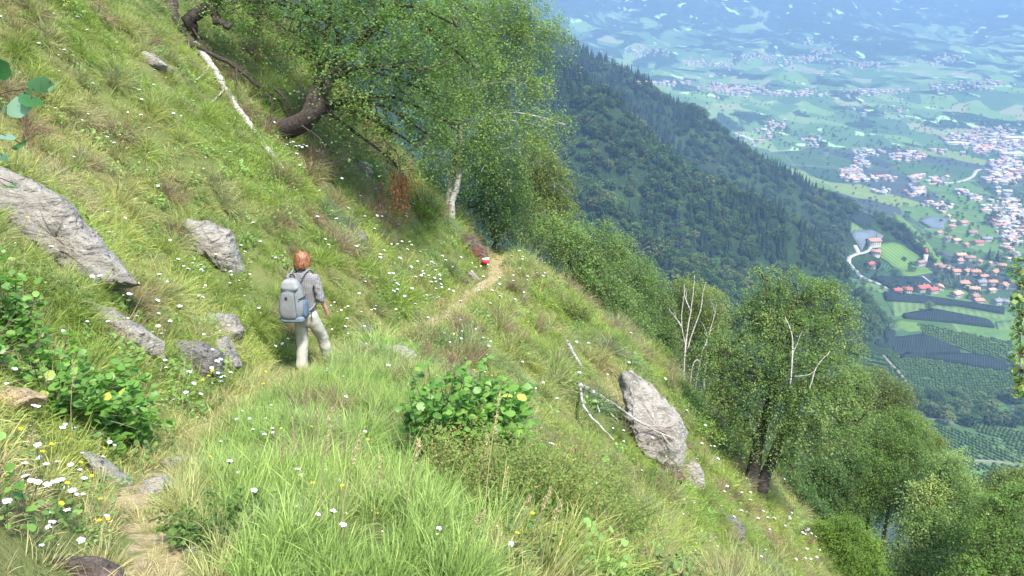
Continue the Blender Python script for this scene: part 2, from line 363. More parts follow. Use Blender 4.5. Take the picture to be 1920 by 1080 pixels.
def farmat():
    m, nt, o = newmat('far_slopes'); g = N(nt, 'ShaderNodeNewGeometry').outputs['Position']
    mp = N(nt, 'ShaderNodeMapping'); mp.inputs['Scale'].default_value = (.0022, .0014, .002); mp.inputs['Rotation'].default_value = (0, 0, .3); nt.links.new(g, mp.inputs[0])
    v = N(nt, 'ShaderNodeTexVoronoi'); v.inputs['Scale'].default_value = 4.8; nt.links.new(mp.outputs[0], v.inputs['Vector'])
    sep = N(nt, 'ShaderNodeSeparateColor'); nt.links.new(v.outputs['Color'], sep.inputs[0])
    a = noise(nt, 2.3, 6, .62, mp.outputs[0], .6); b = noise(nt, .02, 5, .7, g)
    sz = N(nt, 'ShaderNodeSeparateXYZ'); nt.links.new(g, sz.inputs[0])
    el = N(nt, 'ShaderNodeMapRange'); el.inputs[1].default_value = -330; el.inputs[2].default_value = 250; nt.links.new(sz.outputs[2], el.inputs[0])
    fields = ramp(nt, sep.outputs[0], [(0, (.07, .14, .06)), (.25, (.12, .21, .07)), (.45, (.06, .12, .06)), (.6, (.15, .22, .09)), (.75, (.09, .16, .07)), (.9, (.2, .22, .12))], 'CONSTANT')
    forest = ramp(nt, b, [(.3, (.015, .035, .02)), (.7, (.04, .075, .04))])
    th = mth(nt, 'SUBTRACT', a, mth(nt, 'MULTIPLY', el.outputs[0], .2))
    c = mixc(nt, ramp(nt, th, [(.415, (0,) * 3), (.435, (1,) * 3)]), forest, fields)
    pl = noise(nt, 5.5, 3, .5, mp.outputs[0], .3)
    c = mixc(nt, ramp(nt, pl, [(.655, (0,) * 3), (.67, (1,) * 3)]), c, (.3, .42, .2))
    bsdf(nt, o, c, .95, None, spec=.1); return m
# ------------------------------------------------------------------ terrain sheets
def crd(segs):
    a = []
    for lo, hi, st in segs: a.append(np.arange(lo, hi, st))
    return np.concatenate(a)
xs = crd([(-330, -30, 10), (-30, -9, .7), (-9, 9.5, .14), (9.5, 34, .7), (34, 560, 10)])
ys = crd([(-60, 0, 3), (0, 24, .14), (24, 60, .7), (60, 600, 10)])
hm = grid('hillside', xs, ys, H, hillmat())
hv = np.empty(len(hm.vertices) * 3); hm.vertices.foreach_get('co', hv); hv = hv.reshape(-1, 3)
pd = np.abs(hv[:, 0] - np.interp(hv[:, 1], XP[:, 0], XP[:, 1]))
def path_w(y):
    p = np.interp(y, [0, 2.4, 3.0, 3.9, 4.6, 5.4, 6.6, 7.3, 8.8, 9.6, 10.4, 12.2, 13, 15.4, 16.4, 17.3, 22], [.08, .1, .12, .1, .04, .02, 0, .16, .16, .14, .02, 0, .24, .24, .08, .22, .22])
    return np.maximum(.01, p + .05 * vn(y * 2.2, y * 0, 77))
pa = hm.attributes.new('path', 'FLOAT', 'POINT'); pa.data.foreach_set('value', (np.where(path_w(hv[:, 1]) > .05, np.clip(1.1 - pd / (path_w(hv[:, 1]) + .06), 0, 1), 0)).astype(np.float32))
tag(link('hillside', hm), kind='structure')
tag(link('forested_spur', grid('forested_spur', np.arange(-600, 900, 9.), np.arange(380, 1950, 9.), spur, spurmat())), kind='structure')
tag(link('valley_floor', grid('valley_floor', np.linspace(-3000, 9000, 60), np.linspace(-500, 3600, 40), lambda x, y: np.full(np.shape(x), FLOOR), floormat())), kind='structure')
tag(link('mountainside', grid('mountainside', np.arange(-3500, 9000, 60.), np.arange(2000, 7800, 55.), far, farmat())), kind='structure')
# ------------------------------------------------------------------ haze
hz, nt, o = newmat('haze_air')
pv = N(nt, 'ShaderNodeVolumePrincipled'); pv.inputs['Color'].default_value = (.33, .56, .93, 1); pv.inputs['Density'].default_value = 1.85e-4
pv.inputs['Anisotropy'].default_value = 0.0
nt.links.new(pv.outputs[0], o.inputs[1])
V, Fc = box(2750, 3500, 425, 13400, 9600, 1730)
tag(link('haze', mesh('haze', V, Fc, hz)), kind='stuff')
# ------------------------------------------------------------------ vegetation builders
def rng_(s): return np.random.default_rng(s)
def unit(v): return v / (np.linalg.norm(v, axis=-1, keepdims=True) + 1e-9)
def leaves(G, C, size, rg, tint, up=.5, aspect=.62, droop=0.0, shape=4, m=0):
    """leaf faces at centres C: a folded rhombus (4), or a rounder six-corner blade (6)"""
    n = len(C)
    if n == 0: return
    nn = rg.normal(size=(n, 3)); nn = unit(nn); nn[:, 2] = np.abs(nn[:, 2]) + up; nn = unit(nn)
    d = rg.normal(size=(n, 3)); d[:, 2] -= droop; d = unit(d - nn * (d * nn).sum(1, keepdims=True)); e = np.cross(nn, d)
    s = (size * rg.uniform(.7, 1.3, n))[:, None]
    if shape == 4:
        V = np.stack([C - d * s * .5, C + e * s * .5 * aspect - nn * s * .08, C + d * s * .5, C - e * s * .5 * aspect - nn * s * .08], 1)
        Fc = np.arange(n * 4).reshape(n, 4)
    else:
        A = [(-.5, 0), (-.28, .42), (.1, .5), (.36, .3), (.55, 0), (.36, -.3), (.1, -.5), (-.28, -.42)]
        V = np.stack([C + d * s * a + e * s * b * aspect * 1.4 - nn * s * (abs(b) * .25) for a, b in A], 1)
        Fc = np.concatenate([np.arange(n)[:, None] * 8 + np.array([[0, 1, 2, 3]]), np.arange(n)[:, None] * 8 + np.array([[0, 3, 4, 5]]), np.arange(n)[:, None] * 8 + np.array([[0, 5, 6, 7]])])
        tint = np.tile(np.broadcast_to(tint, (n,)), 3)
    G.add(V.reshape(-1, 3), Fc, np.clip(tint, 0, 1), m)
def twigs(G, P0, D, L, droop, rad, m=0, seg=4, sides=3, rg=None):
    """many thin drooping shoots; returns sample function"""
    n = len(P0); s = np.linspace(0, 1, seg + 1)
    P = P0[:, None] + D[:, None] * (L[:, None] * s)[..., None]
    P[..., 2] -= (droop * L)[:, None] * s ** 2
    a = np.arange(sides) * 2 * math.pi / sides
    off = np.stack([np.cos(a), np.sin(a), 0 * a], -1)
    r = rad * (1 - .7 * s)
    V = P[:, :, None] + off[None, None] * r[None, :, None, None]
    b = np.arange(n)[:, None, None] * ((seg + 1) * sides) + np.arange(seg)[None, :, None] * sides
    j = np.arange(sides)[None, None]; j2 = (j + 1) % sides
    Fc = np.stack([b + j, b + j2, b + sides + j2, b + sides + j], -1).reshape(-1, 4)
    G.add(V.reshape(-1, 3), Fc, .5, m)
def twig_pts(P0, D, L, droop, s):
    P = P0 + D * (L * s)[:, None]; P[:, 2] -= droop * L * s ** 2; return P
def tree_meshes(seed, trunks, blobs, leaf=.05, ntw=900, npl=16, tw_len=.6, droop=.9, leafm='birch_leaf', barkm='dark_bark', tintb=.0, limb_r=.03, up=.4, twr=.004, limb_from=.35, bare=0.0):
    """trunks: list of (points, radii); blobs: (centre, radius vec, weight).  returns (wood mesh, crown mesh)"""
    rg = rng_(seed); W = Geo(); Lf = Geo()
    tr = []
    for pts, rad in trunks:
        P = spline(pts, 14); r = np.interp(np.linspace(0, 1, 14), np.linspace(0, 1, len(rad)), rad)
        P[1:-1] += rg.normal(size=(12, 3)) * (rad[0] * .25); V, Fs = tube(P, r, 9); W.add(V, Fs, .5, 0); tr.append((P, r))
    tot = sum(b[2] for b in blobs)
    for c, rv, wt in blobs:
        c = np.array(c, float); rv = np.broadcast_to(np.array(rv, float), (3,))
        # limb from the nearest fitting trunk point
        best = None
        for P, r in tr:
            k0 = int(len(P) * limb_from)
            for k in range(k0, len(P)):
                cost = np.linalg.norm(P[k] - c) + max(0, P[k][2] - c[2]) * .6
                if best is None or cost < best[0]: best = (cost, P[k], r[k])
        p0 = best[1]; mid = (p0 + c) / 2 + np.array([0, 0, .12 * np.linalg.norm(c - p0)]) + rg.normal(size=3) * .06
        q = spline([p0, mid, c, c + unit(c - p0) * rv.mean() * .5 + [0, 0, -.1]], 9)
        V, Fs = tube(q, np.linspace(min(best[2] * .75, limb_r), .006, 9), 5); W.add(V, Fs, .5, 0)
        for k in range(4):
            a = q[rg.integers(3, 8)]; b = c + rg.normal(size=3) * rv * .55
            q2 = spline([a, (a + b) / 2 + rg.normal(size=3) * .05, b], 6); V, Fs = tube(q2, np.linspace(limb_r * .35, .004, 6), 4); W.add(V, Fs, .5, 0)
        n = max(6, int(ntw * wt / tot))
        dirs = unit(rg.normal(size=(n, 3))); P0 = c + dirs * rv * (rg.uniform(.15, 1, n) ** .5)[:, None] * .85
        D = unit(dirs * .7 + rg.normal(size=(n, 3)) * .5 + [0, 0, .15]); Ln = tw_len * rg.uniform(.5, 1.3, n); dr = droop * rg.uniform(.5, 1.4, n)
        twigs(W, P0, D, Ln, dr, twr, 1)
        if bare and rg.random() < bare: continue
        bt = float(np.clip(rg.normal() * .08, -.12, .12)) + tintb; bt_t = np.clip(rg.normal(size=n) * .1, -.2, .2)
        for k in range(npl):
            s = rg.uniform(.0, 1.08, n); C = twig_pts(P0, D, Ln, dr, s) + rg.normal(size=(n, 3)) * leaf * .9
            leaves(Lf, C, leaf, rg, .42 + bt + bt_t + rg.normal(size=n) * .08 + (rg.random(n) < .006) * .3, up + .3, .66, droop * .5)
    wm = W.mesh('trunk', mats=[M[barkm], M['twig']]); wm.polygons.foreach_set('use_smooth', np.ones(len(wm.polygons), bool))
    return wm, Lf.mesh('crown', M[leafm])
def auto_blobs(seed, base, top, rad, n, low=.3, spread=1.0, br=.28, shape='egg'):
    rg = rng_(seed); out = []; base = np.array(base, float); top = np.array(top, float); h = np.linalg.norm(top - base)
    for i in range(n):
        f = low + (1 - low) * (i + .5) / n; a = i * 2.4 + rg.uniform(-.5, .5)
        prof = math.sin(math.pi * min(1, max(.08, (f - low) / (1 - low) * .82 + .2))) ** .7
        rr = rad * prof * rg.uniform(.35, .85) * spread
        c = base + (top - base) * f + np.array([math.cos(a) * rr, math.sin(a) * rr, rg.normal() * .04 * h])
        s = rad * br * rg.uniform(1.1, 1.9) * (.6 + .5 * prof)
        out.append((c, (s, s, s * 1.05), s ** 2))
    return out
def place_tree(label, base, wm, cm, cat='tree', name='birch_tree', group=None):
    r = empty(name, base, 0, label, cat, group)
    for me in (wm, cm):
        if me: me.transform(Matrix.Translation(-Vector(base)))
    if wm: link('trunk', wm, r)
    if cm: link('crown', cm, r)
    return r
def on(x, y, dz=0): return np.array([x, y, float(H(x, y)) + dz])
def gpt(px, py, dz=0, t1=60):
    p = hit(px, py, H, 1.8, t1); return p + [0, 0, dz]
# ------------------------------------------------------------------ scatter (only for what nobody could count)
def scatter(name, P, S, rot, idx, protos, col=None, label=None, cat=None):
    me = bpy.data.meshes.new(name); n = len(P); me.vertices.add(n); me.vertices.foreach_set('co', np.asarray(P, np.float32).ravel())
    for an, ty, dat, key in (('rot', 'FLOAT_VECTOR', rot, 'vector'), ('scl', 'FLOAT_VECTOR', S, 'vector'), ('pidx', 'INT', idx, 'value')):
        a = me.attributes.new(an, ty, 'POINT'); a.data.foreach_set(key, np.asarray(dat, np.int32 if ty == 'INT' else np.float32).ravel())
    if col is not None:
        a = me.attributes.new('gcol', 'FLOAT_COLOR', 'POINT'); a.data.foreach_set('color', np.concatenate([col, np.ones((n, 1))], 1).astype(np.float32).ravel())
    pc = bpy.data.collections.new(name + '_kinds')
    for k, pm in enumerate(protos): pc.objects.link(bpy.data.objects.new('%s_kind_%02d' % (name, k), pm))
    g = bpy.data.node_groups.new(name, 'GeometryNodeTree')
    g.interface.new_socket('Geometry', in_out='INPUT', socket_type='NodeSocketGeometry'); g.interface.new_socket('Geometry', in_out='OUTPUT', socket_type='NodeSocketGeometry')
    gi = g.nodes.new('NodeGroupInput'); go = g.nodes.new('NodeGroupOutput'); ip = g.nodes.new('GeometryNodeInstanceOnPoints')
    ci = g.nodes.new('GeometryNodeCollectionInfo'); ci.inputs['Collection'].default_value = pc; ci.inputs['Separate Children'].default_value = True; ci.inputs['Reset Children'].default_value = True
    def na(nm, ty):
        q = g.nodes.new('GeometryNodeInputNamedAttribute'); q.data_type = ty; q.inputs[0].default_value = nm; return q.outputs[0]
    L = g.links.new; e2r = g.nodes.new('FunctionNodeEulerToRotation'); L(na('rot', 'FLOAT_VECTOR'), e2r.inputs[0])
    L(gi.outputs[0], ip.inputs['Points']); L(ci.outputs[0], ip.inputs['Instance']); ip.inputs['Pick Instance'].default_value = True
    L(na('pidx', 'INT'), ip.inputs['Instance Index']); L(e2r.outputs[0], ip.inputs['Rotation']); L(na('scl', 'FLOAT_VECTOR'), ip.inputs['Scale']); L(ip.outputs[0], go.inputs[0])
    o = link(name, me); md = o.modifiers.new('scatter', 'NODES'); md.node_group = g
    return tag(o, label, cat, None, 'stuff')
# ------------------------------------------------------------------ far trees (low detail, each still trunk + crown)
def conifer_mesh(seed):
    rg = rng_(seed); G = Geo(); T = Geo(); h = 1.0
    V, Fs = tube([(0, 0, -.05), (0, 0, .5), (0, 0, .97)], [.018, .012, .003], 5); T.add(V, Fs)
    for k in range(11):
        f = k / 10; z = .12 + .84 * f; r = .21 * (1 - f) ** .85 + .018; n = 9
        a = np.arange(n) * 2 * math.pi / n + rg.uniform(0, 6)
        for q in a:
            L = r * rg.uniform(.65, 1.25); wd = L * .34; d = np.array([math.cos(q), math.sin(q), 0]); e = np.array([-d[1], d[0], 0])
            p = np.array([0, 0, z + rg.normal() * .01]); tip = p + d * L - [0, 0, L * .55]
            V = np.array([p + [0, 0, .05], p + d * L * .55 + e * wd - [0, 0, L * .25], tip, p + d * L * .55 - e * wd - [0, 0, L * .25]])
            G.add(V, np.array([[0, 1, 2, 3]]), rg.uniform(.2, .8))
    return T.mesh('trunk', M['dark_bark']), G.mesh('crown', M['conifer'])
def broad_mesh(seed, mat='far_leaf', n=420):
    rg = rng_(seed); G = Geo(); T = Geo()
    V, Fs = tube([(0, 0, -.05), (.01, 0, .3), (.0, .02, .6)], [.03, .022, .01], 5); T.add(V, Fs)
    nb = 11
    for b in range(nb):
        a = b * 2.4; f = (b + .5) / nb; rr = .26 * math.sin(math.pi * (f * .75 + .15)); c = np.array([math.cos(a) * rr, math.sin(a) * rr, .3 + .55 * f])
        s = rg.uniform(.13, .2); d = unit(rg.normal(size=(n // nb, 3))); d[:, 2] = np.where(d[:, 2] < -.3, -d[:, 2], d[:, 2])
        C = c + d * s * rg.uniform(.7, 1.05, (n // nb, 1)); leaves(G, C, .085, rg, .45 + rg.normal() * .13 + rg.normal(size=len(C)) * .13, .6, .8)
    return T.mesh('trunk', M['dark_bark']), G.mesh('crown', M[mat])
CONI = [conifer_mesh(100 + k) for k in range(4)]; BROAD = [broad_mesh(120 + k, 'far_leaf_yellow' if k in (1, 4) else 'far_leaf') for k in range(6)]
def joined(pair, nm):
    a, b = pair; na_, nb_ = len(a.vertices), len(b.vertices)
    va = np.empty(na_ * 3); a.vertices.foreach_get('co', va); vb = np.empty(nb_ * 3); b.vertices.foreach_get('co', vb)
    def fl(me):
        d = {}
        for p in me.polygons: d.setdefault(len(p.vertices), []).append(list(p.vertices))
        return d
    G = Geo(); tb = np.empty(len(b.polygons)); b.attributes['tint'].data.foreach_get('value', tb)
    G.add(va.reshape(-1, 3), [np.array(v) for v in fl(a).values()], .5, 0)
    G.add(vb.reshape(-1, 3), np.array([list(p.vertices) for p in b.polygons]), tb, 1)
    return G.mesh(nm, mats=[a.materials[0], b.materials[0]])
FOR = [joined(p, 'far_tree') for p in CONI + BROAD]
# field polygons on the foot of the far spur keep the forest out
SPUR_CLEAR = [
    [(1588, 405), (1620, 395), (1645, 412), (1660, 440), (1680, 452), (1712, 464), (1728, 480), (1738, 500), (1752, 514), (1740, 545), (1600, 548), (1586, 500), (1590, 470)],
    [(1672, 396), (1690, 408), (1728, 443), (1764, 494), (1756, 497), (1714, 450), (1678, 410)],
    [(1590, 655), (1672, 618), (1700, 560), (1960, 560), (1960, 1000), (1590, 1000)]]
def forest_pts():
    rg = rng_(5); n = 52000
    x = rg.uniform(-250, 800, n); y = rg.uniform(420, 1800, n); z = spur(x, y)
    px, py, d = proj(x, y, z)
    keep = (z > FLOOR + 3) & (px > 930) & (px < 1840) & (py > -60) & (py < 1000)
    for pl in SPUR_CLEAR: keep &= ~inpoly(px, py, pl)
    dens = .3 + .7 * np.clip(fbm(x / 38, y / 38, 51, 3) * 2.2 + .8, 0, 1)
    keep &= rg.random(n) < dens * np.clip(900 / d, .5, 1)
    return x[keep], y[keep], z[keep], px[keep], py[keep], d[keep]
fx, fy, fz, fpx, fpy, fd = forest_pts()
rg = rng_(6)
conf = (fbm(fx / 120, fy / 120, 61, 3) + (fz + 220) / 260 + rg.normal(size=len(fx)) * .22) > .42
kidx = np.where(conf, rg.integers(0, 4, len(fx)), rg.integers(4, 10, len(fx)))
hgt = np.where(conf, rg.uniform(9, 23, len(fx)), 6 + 9 * rg.random(len(fx)) ** 1.6)
vis = (fpx > 1100) & (fpx < 1640) & (fpy > 300) & (fpy < 540)
order = np.argsort(np.where(vis, fd, 1e9) - hgt * 12)
ind = order[:200]; rest = np.ones(len(fx), bool); rest[ind] = False
for i in ind:
    k = int(kidx[i]); con = k < 4; pair = (CONI + BROAD)[k]
    r = empty('conifer_tree' if con else 'broadleaf_tree', (fx[i], fy[i], fz[i] - .3), float(rg.uniform(0, 6)),
              'dark green conifer in the forest covering the nearer wooded spur' if con else 'round leafy tree in the forest covering the nearer wooded spur', 'tree',
              'conifers on the nearer wooded spur' if con else 'leafy trees on the nearer wooded spur')
    s = hgt[i]; r.scale = (s * (1.0 if con else 1.15),) * 2 + (s,)
    link('trunk', pair[0], r); link('crown', pair[1], r)
S = np.stack([hgt * np.where(conf, 1, 1.15), hgt * np.where(conf, 1, 1.15), hgt], 1)
scatter('spur_forest', np.stack([fx, fy, fz - .3], 1)[rest], S[rest], np.stack([0 * fx, 0 * fx, rg.uniform(0, 6.28, len(fx))], 1)[rest], kidx[rest], FOR,
        label='mixed green forest covering the steep wooded spurs above the valley', cat='forest')
# ------------------------------------------------------------------ valley: fields, nets, roads, houses
def zland(x, y, dz=0): return float(land(np.array([x]), np.array([y]))[0]) + dz
def drape(name, poly_px, mat, step=8, dz=.8, ridges=None):
    P = np.array([lhit(*p) for p in poly_px]); lo = P[:, :2].min(0); hi = P[:, :2].max(0)
    ax = np.arange(lo[0], hi[0] + step, step); ay = np.arange(lo[1], hi[1] + step, step); X, Y = np.meshgrid(ax, ay)
    Z = land(X, Y) + dz
    V = np.stack([X, Y, Z], -1).reshape(-1, 3); nx, ny = len(ax), len(ay)
    i = np.arange(ny - 1)[:, None] * nx + np.arange(nx - 1)[None]; Q = np.stack([i, i + 1, i + nx + 1, i + nx], -1).reshape(-1, 4)
    c = V[Q].mean(1); Q = Q[inpoly(c[:, 0], c[:, 1], P[:, :2])]
    us = np.unique(Q); mp = np.zeros(len(V), int); mp[us] = np.arange(len(us)); V = V[us]; Q = mp[Q]
    # pull the outline onto the true polygon edge, then give the sheet a closed rim
    ec = {}
    for q in Q:
        for a, b in zip(q, np.roll(q, -1)): ec[(a, b)] = 1
    bd = [(a, b) for (a, b) in ec if (b, a) not in ec]
    for v in set(a for a, b in bd):
        p = V[v, :2]; best = None
        for a, b in zip(P, np.roll(P, -1, 0)):
            d = b[:2] - a[:2]; t = np.clip(((p - a[:2]) @ d) / (d @ d + 1e-9), 0, 1); q = a[:2] + t * d; L = np.linalg.norm(q - p)
            if best is None or L < best[0]: best = (L, q)
        V[v, :2] = best[1]; V[v, 2] = zland(*best[1], dz)
    n = len(V); low = V.copy(); low[:, 2] -= dz + 1.0
    sk = np.array([[b, a, a + n, b + n] for a, b in bd])
    return mesh(name, np.concatenate([V, low]), [np.concatenate([Q, sk])], mat, True)
def striped(name, c1, c2, ang, per, var=.3):
    m, nt, o = newmat(name); g = N(nt, 'ShaderNodeNewGeometry').outputs['Position']
    mp = N(nt, 'ShaderNodeMapping'); mp.inputs['Rotation'].default_value = (0, 0, ang); nt.links.new(g, mp.inputs[0])
    wv = N(nt, 'ShaderNodeTexWave'); wv.inputs['Scale'].default_value = 1 / per / 3.14159 * 1.57; wv.inputs['Distortion'].default_value = 1.5; wv.inputs['Detail Scale'].default_value = .1; nt.links.new(mp.outputs[0], wv.inputs[0])
    n = noise(nt, .04, 4, .6, g)
    c = ramp(nt, wv.outputs[1], [(.25, c1), (.75, c2)]); c = mixc(nt, .6, c, ramp(nt, n, [(.3, (1 - var,) * 3), (.7, (1 + var,) * 3)]), 'MULTIPLY')
    bsdf(nt, o, c, .9, wv.outputs[1], .6, 1.2, .1); return m
m_net = striped('hail_net', (.018, .03, .028), (.028, .042, .038), .5, 4, .2)
m_net2 = striped('hail_net_pale', (.12, .15, .17), (.15, .18, .2), .9, 4, .15)
m_vine = striped('vineyard', (.085, .15, .04), (.12, .21, .045), -.9, 9, .2)
m_meadow = striped('meadow', (.10, .16, .055), (.115, .18, .06), .4, 14, .2)
m_sold = striped('dark_orchard', (.025, .06, .03), (.05, .10, .04), .7, 7, .3)
NETS = [('dark blue grey hail net over the orchard just below the red roofed farms', [(1656, 549), (1756, 561), (1883, 580), (1883, 590), (1798, 575), (1661, 565)], m_net),
        ('dark hail net behind the lone tree and small hut in the orchards', [(1692, 592), (1749, 582), (1854, 603), (1865, 616), (1777, 605), (1696, 598)], m_net),
        ('long dark hail net reaching from the foot of the wooded spur', [(1659, 616), (1731, 630), (1805, 661), (1770, 663), (1664, 642)], m_net),
        ('thin hail net strip under the long dark net, nearest to the viewer', [(1640, 644), (1664, 646), (1774, 666), (1833, 668), (1907, 686), (1920, 702), (1850, 692), (1790, 682), (1700, 665), (1645, 655)], m_net),
        ('dark hail net highest up on the foot of the far spur', [(1591, 410), (1615, 399), (1638, 412), (1633, 426), (1608, 422)], m_net),
        ('pale grey hail net above the orange roofed farmhouse on the spur', [(1594, 438), (1633, 433), (1656, 445), (1645, 454), (1626, 451), (1615, 472)], m_net2),
        ('dark net on the slope right of the bright vineyard', [(1679, 442), (1704, 438), (1736, 479), (1722, 478), (1707, 467)], m_net),
        ('dark hail net between the vineyard and the white road', [(1632, 522), (1690, 522), (1728, 522), (1752, 541), (1670, 545), (1655, 533)], m_net),
        ('pale grey hail net below the scattered houses across the valley', [(1722, 416), (1745, 408), (1775, 413), (1768, 430), (1742, 428)], m_net2)]
for lb, pl, mt in NETS: tag(link('hail_net', drape('hail_net', pl, mt, 7, 3.4)), lb, 'crop net', 'hail nets over the orchards')
for nm, pl, mt in [('vineyard', [(1646, 458), (1679, 454), (1707, 469), (1722, 479), (1727, 495), (1750, 511), (1693, 521), (1684, 504), (1665, 490), (1646, 479)], m_vine),
                   ('vineyard', [(1646, 482), (1664, 492), (1684, 506), (1692, 522), (1640, 520), (1644, 500)], m_sold),
                   ('meadow', [(1592, 415), (1622, 433), (1594, 438)], m_meadow), ('meadow', [(1672, 395), (1692, 408), (1730, 442), (1768, 494), (1762, 497), (1716, 450), (1678, 409)], m_vine),
                   ('meadow', [(1664, 566), (1735, 563), (1735, 582), (1689, 593), (1675, 593)], m_meadow), ('meadow', [(1735, 570), (1798, 577), (1890, 592), (1886, 600), (1812, 590), (1749, 582)], m_meadow),
                   ('vineyard', [(1680, 598), (1721, 605), (1731, 619), (1703, 623), (1673, 614)], m_vine), ('meadow', [(1818, 420), (1840, 418), (1840, 429), (1816, 431)], m_meadow),
                   ('meadow', [(1605, 512), (1640, 533), (1672, 548), (1650, 549), (1620, 538)], m_meadow), ('meadow', [(1865, 603), (1920, 600), (1920, 618), (1869, 617)], m_meadow)]:
    tag(link(nm, drape(nm, pl, mt, 7, .6)), 'field ground on the valley floor and the foot of the spur', 'field', kind='structure')
def ribbon(name, px, width, mat, dz=1.1, n=60, label=None, cat=None, kind='structure'):
    P = np.array([lhit(*p) for p in px]); Q = spline(P, n); T = np.gradient(Q[:, :2], axis=0); T /= np.linalg.norm(T, axis=1)[:, None] + 1e-9
    Nn = np.stack([-T[:, 1], T[:, 0]], 1) * width / 2
    Lp = Q[:, :2] + Nn; Rp = Q[:, :2] - Nn; z = np.maximum(land(Lp[:, 0], Lp[:, 1]), land(Rp[:, 0], Rp[:, 1])) + dz
    V = np.concatenate([np.c_[Lp, z], np.c_[Rp, z], np.c_[Lp, z - 2], np.c_[Rp, z - 2]]); i = np.arange(n - 1)
    Fq = np.concatenate([np.stack([i, i + n, i + n + 1, i + 1], 1), np.stack([i + 2 * n, i, i + 1, i + 1 + 2 * n], 1), np.stack([i + n, i + 3 * n, i + 3 * n + 1, i + n + 1], 1)])
    return tag(link(name, mesh(name, V, Fq, mat)), label, cat, None, kind)
m_track = plain('track_dust', (.19, .19, .14), .9, .15, .3)
ribbon('road', [(1603, 461), (1609, 476), (1600, 481), (1592, 486), (1592, 495), (1599, 503), (1607, 510), (1612, 517), (1622, 524), (1638, 529), (1656, 538), (1676, 547)], 6.5, M['road_gravel'], n=90)
ribbon('road', [(1610, 478), (1622, 475), (1630, 470), (1632, 462), (1629, 458)], 5.5, M['road_gravel'])
ribbon('road', [(1728, 519), (1736, 526), (1743, 531)], 6, M['road_gravel'])
ribbon('path', [(1656, 668), (1672, 685), (1694, 710), (1714, 732)], 2.4, m_track)
ribbon('path', [(1826, 864), (1870, 867), (1925, 877)], 2.0, m_track)
ribbon('path', [(1868, 822), (1880, 842), (1925, 868)], 6, m_meadow)
ribbon('path', [(1842, 667), (1880, 688), (1925, 704)], 2, m_track)
ribbon('road', [(1960, 318), (1900, 322), (1838, 318), (1822, 332), (1792, 342), (1740, 345)], 9, M['road_gravel'])
# orchard rows: real hedges, row after row
def rows(poly_px, d0, d1, spacing, h, wdt, seed, name='orchard_rows', label=None, mat='dark_leaf', tint=.5):
    rg = rng_(seed); P = np.array([lhit(*p) for p in poly_px])[:, :2]; a = lhit(*d0)[:2]; b = lhit(*d1)[:2]; d = unit((b - a)[None])[0]; e = np.array([-d[1], d[0]])
    us = P @ d; vs = P @ e; G = Geo()
    for v in np.arange(vs.min(), vs.max(), spacing):
        s = np.arange(us.min(), us.max(), 3.2); pts = s[:, None] * d + v * e; ok = inpoly(pts[:, 0], pts[:, 1], P) & (rg.random(len(s)) > .04)
        p = pts[ok]; n = len(p)
        if n == 0: continue
        z = land(p[:, 0], p[:, 1]); hh = h * rg.uniform(.7, 1.15, n); w = wdt * rg.uniform(.7, 1.2, n); p = p + rg.normal(size=(n, 2)) * .25
        for sx, sy, zz in ((0, 0, 1),):
            T = np.c_[p, z + hh]; c = [np.c_[p + d * 1.7 * q + e * w[:, None] * r * .5, z + hh * f] for q, r, f in ((-1, -1, .35), (1, -1, .35), (1, 1, .35), (-1, 1, .35))]
            g = [np.c_[p + d * .6 * q + e * w[:, None] * r * .3, z - .2] for q, r in ((-1, -1), (1, -1), (1, 1), (-1, 1))]
            V = np.stack([T] + c + g, 1).reshape(-1, 3); k = np.arange(n)[:, None] * 9
            G.add(V, [np.concatenate([k + np.array([[0, 1, 2]]), k + np.array([[0, 2, 3]]), k + np.array([[0, 3, 4]]), k + np.array([[0, 4, 1]])]),
                      np.concatenate([k + np.array([[1, 5, 6, 2]]), k + np.array([[2, 6, 7, 3]]), k + np.array([[3, 7, 8, 4]]), k + np.array([[4, 8, 5, 1]])])], tint)
    me = G.mesh(name, M[mat]); t = np.empty(len(me.polygons)); me.attributes['tint'].data.foreach_get('value', t)
    me.attributes['tint'].data.foreach_set('value', np.clip(t + rg.normal(size=len(t)) * .16, 0, 1).astype(np.float32))
    return tag(link(name, me), label, 'orchard', None, 'stuff')
ORCH = 1
rows([(1598, 656), (1654, 667), (1710, 732), (1600, 694)], (1600, 690), (1700, 725), 5.5, 3, 2.6, 1, label='rows of young orchard trees left of the straight pale track')
rows([(1661, 667), (1700, 667), (1790, 684), (1850, 694), (1920, 704), (1920, 752), (1728, 750)], (1700, 745), (1900, 735), 5.5, 3.2, 3.0, 2, label='broad orchard in rows right of the straight pale track')
rows([(1721, 606), (1897, 642), (1905, 680), (1840, 666), (1791, 653), (1731, 629)], (1740, 612), (1890, 660), 5.5, 3, 2.8, 3, label='orchard rows between the two dark hail nets', tint=.6)
rows([(1700, 774), (1872, 824), (1935, 870), (1935, 860), (1920, 868), (1826, 862), (1791, 857), (1700, 800)], (1700, 780), (1850, 860), 5.0, 3, 2.4, 4, label='steep orchard rows in the lower right of the valley')
rows([(1795, 862), (1826, 867), (1935, 880), (1940, 935), (1840, 915)], (1810, 870), (1900, 925), 5.0, 3, 2.4, 5, label='lowest orchard rows beyond the birch tops')
rows([(1740, 775), (1800, 783), (1925, 815), (1925, 862), (1880, 826)], (1750, 775), (1900, 815), 5.0, 3, 2.8, 6, label='orchard rows just below the belt of valley trees')
rows([(1750, 520), (1780, 512), (1815, 522), (1818, 538), (1770, 538)], (1780, 518), (1784, 536), 7, 2.5, 2.5, 7, label='vine rows between the church hill and the village houses', tint=.7)
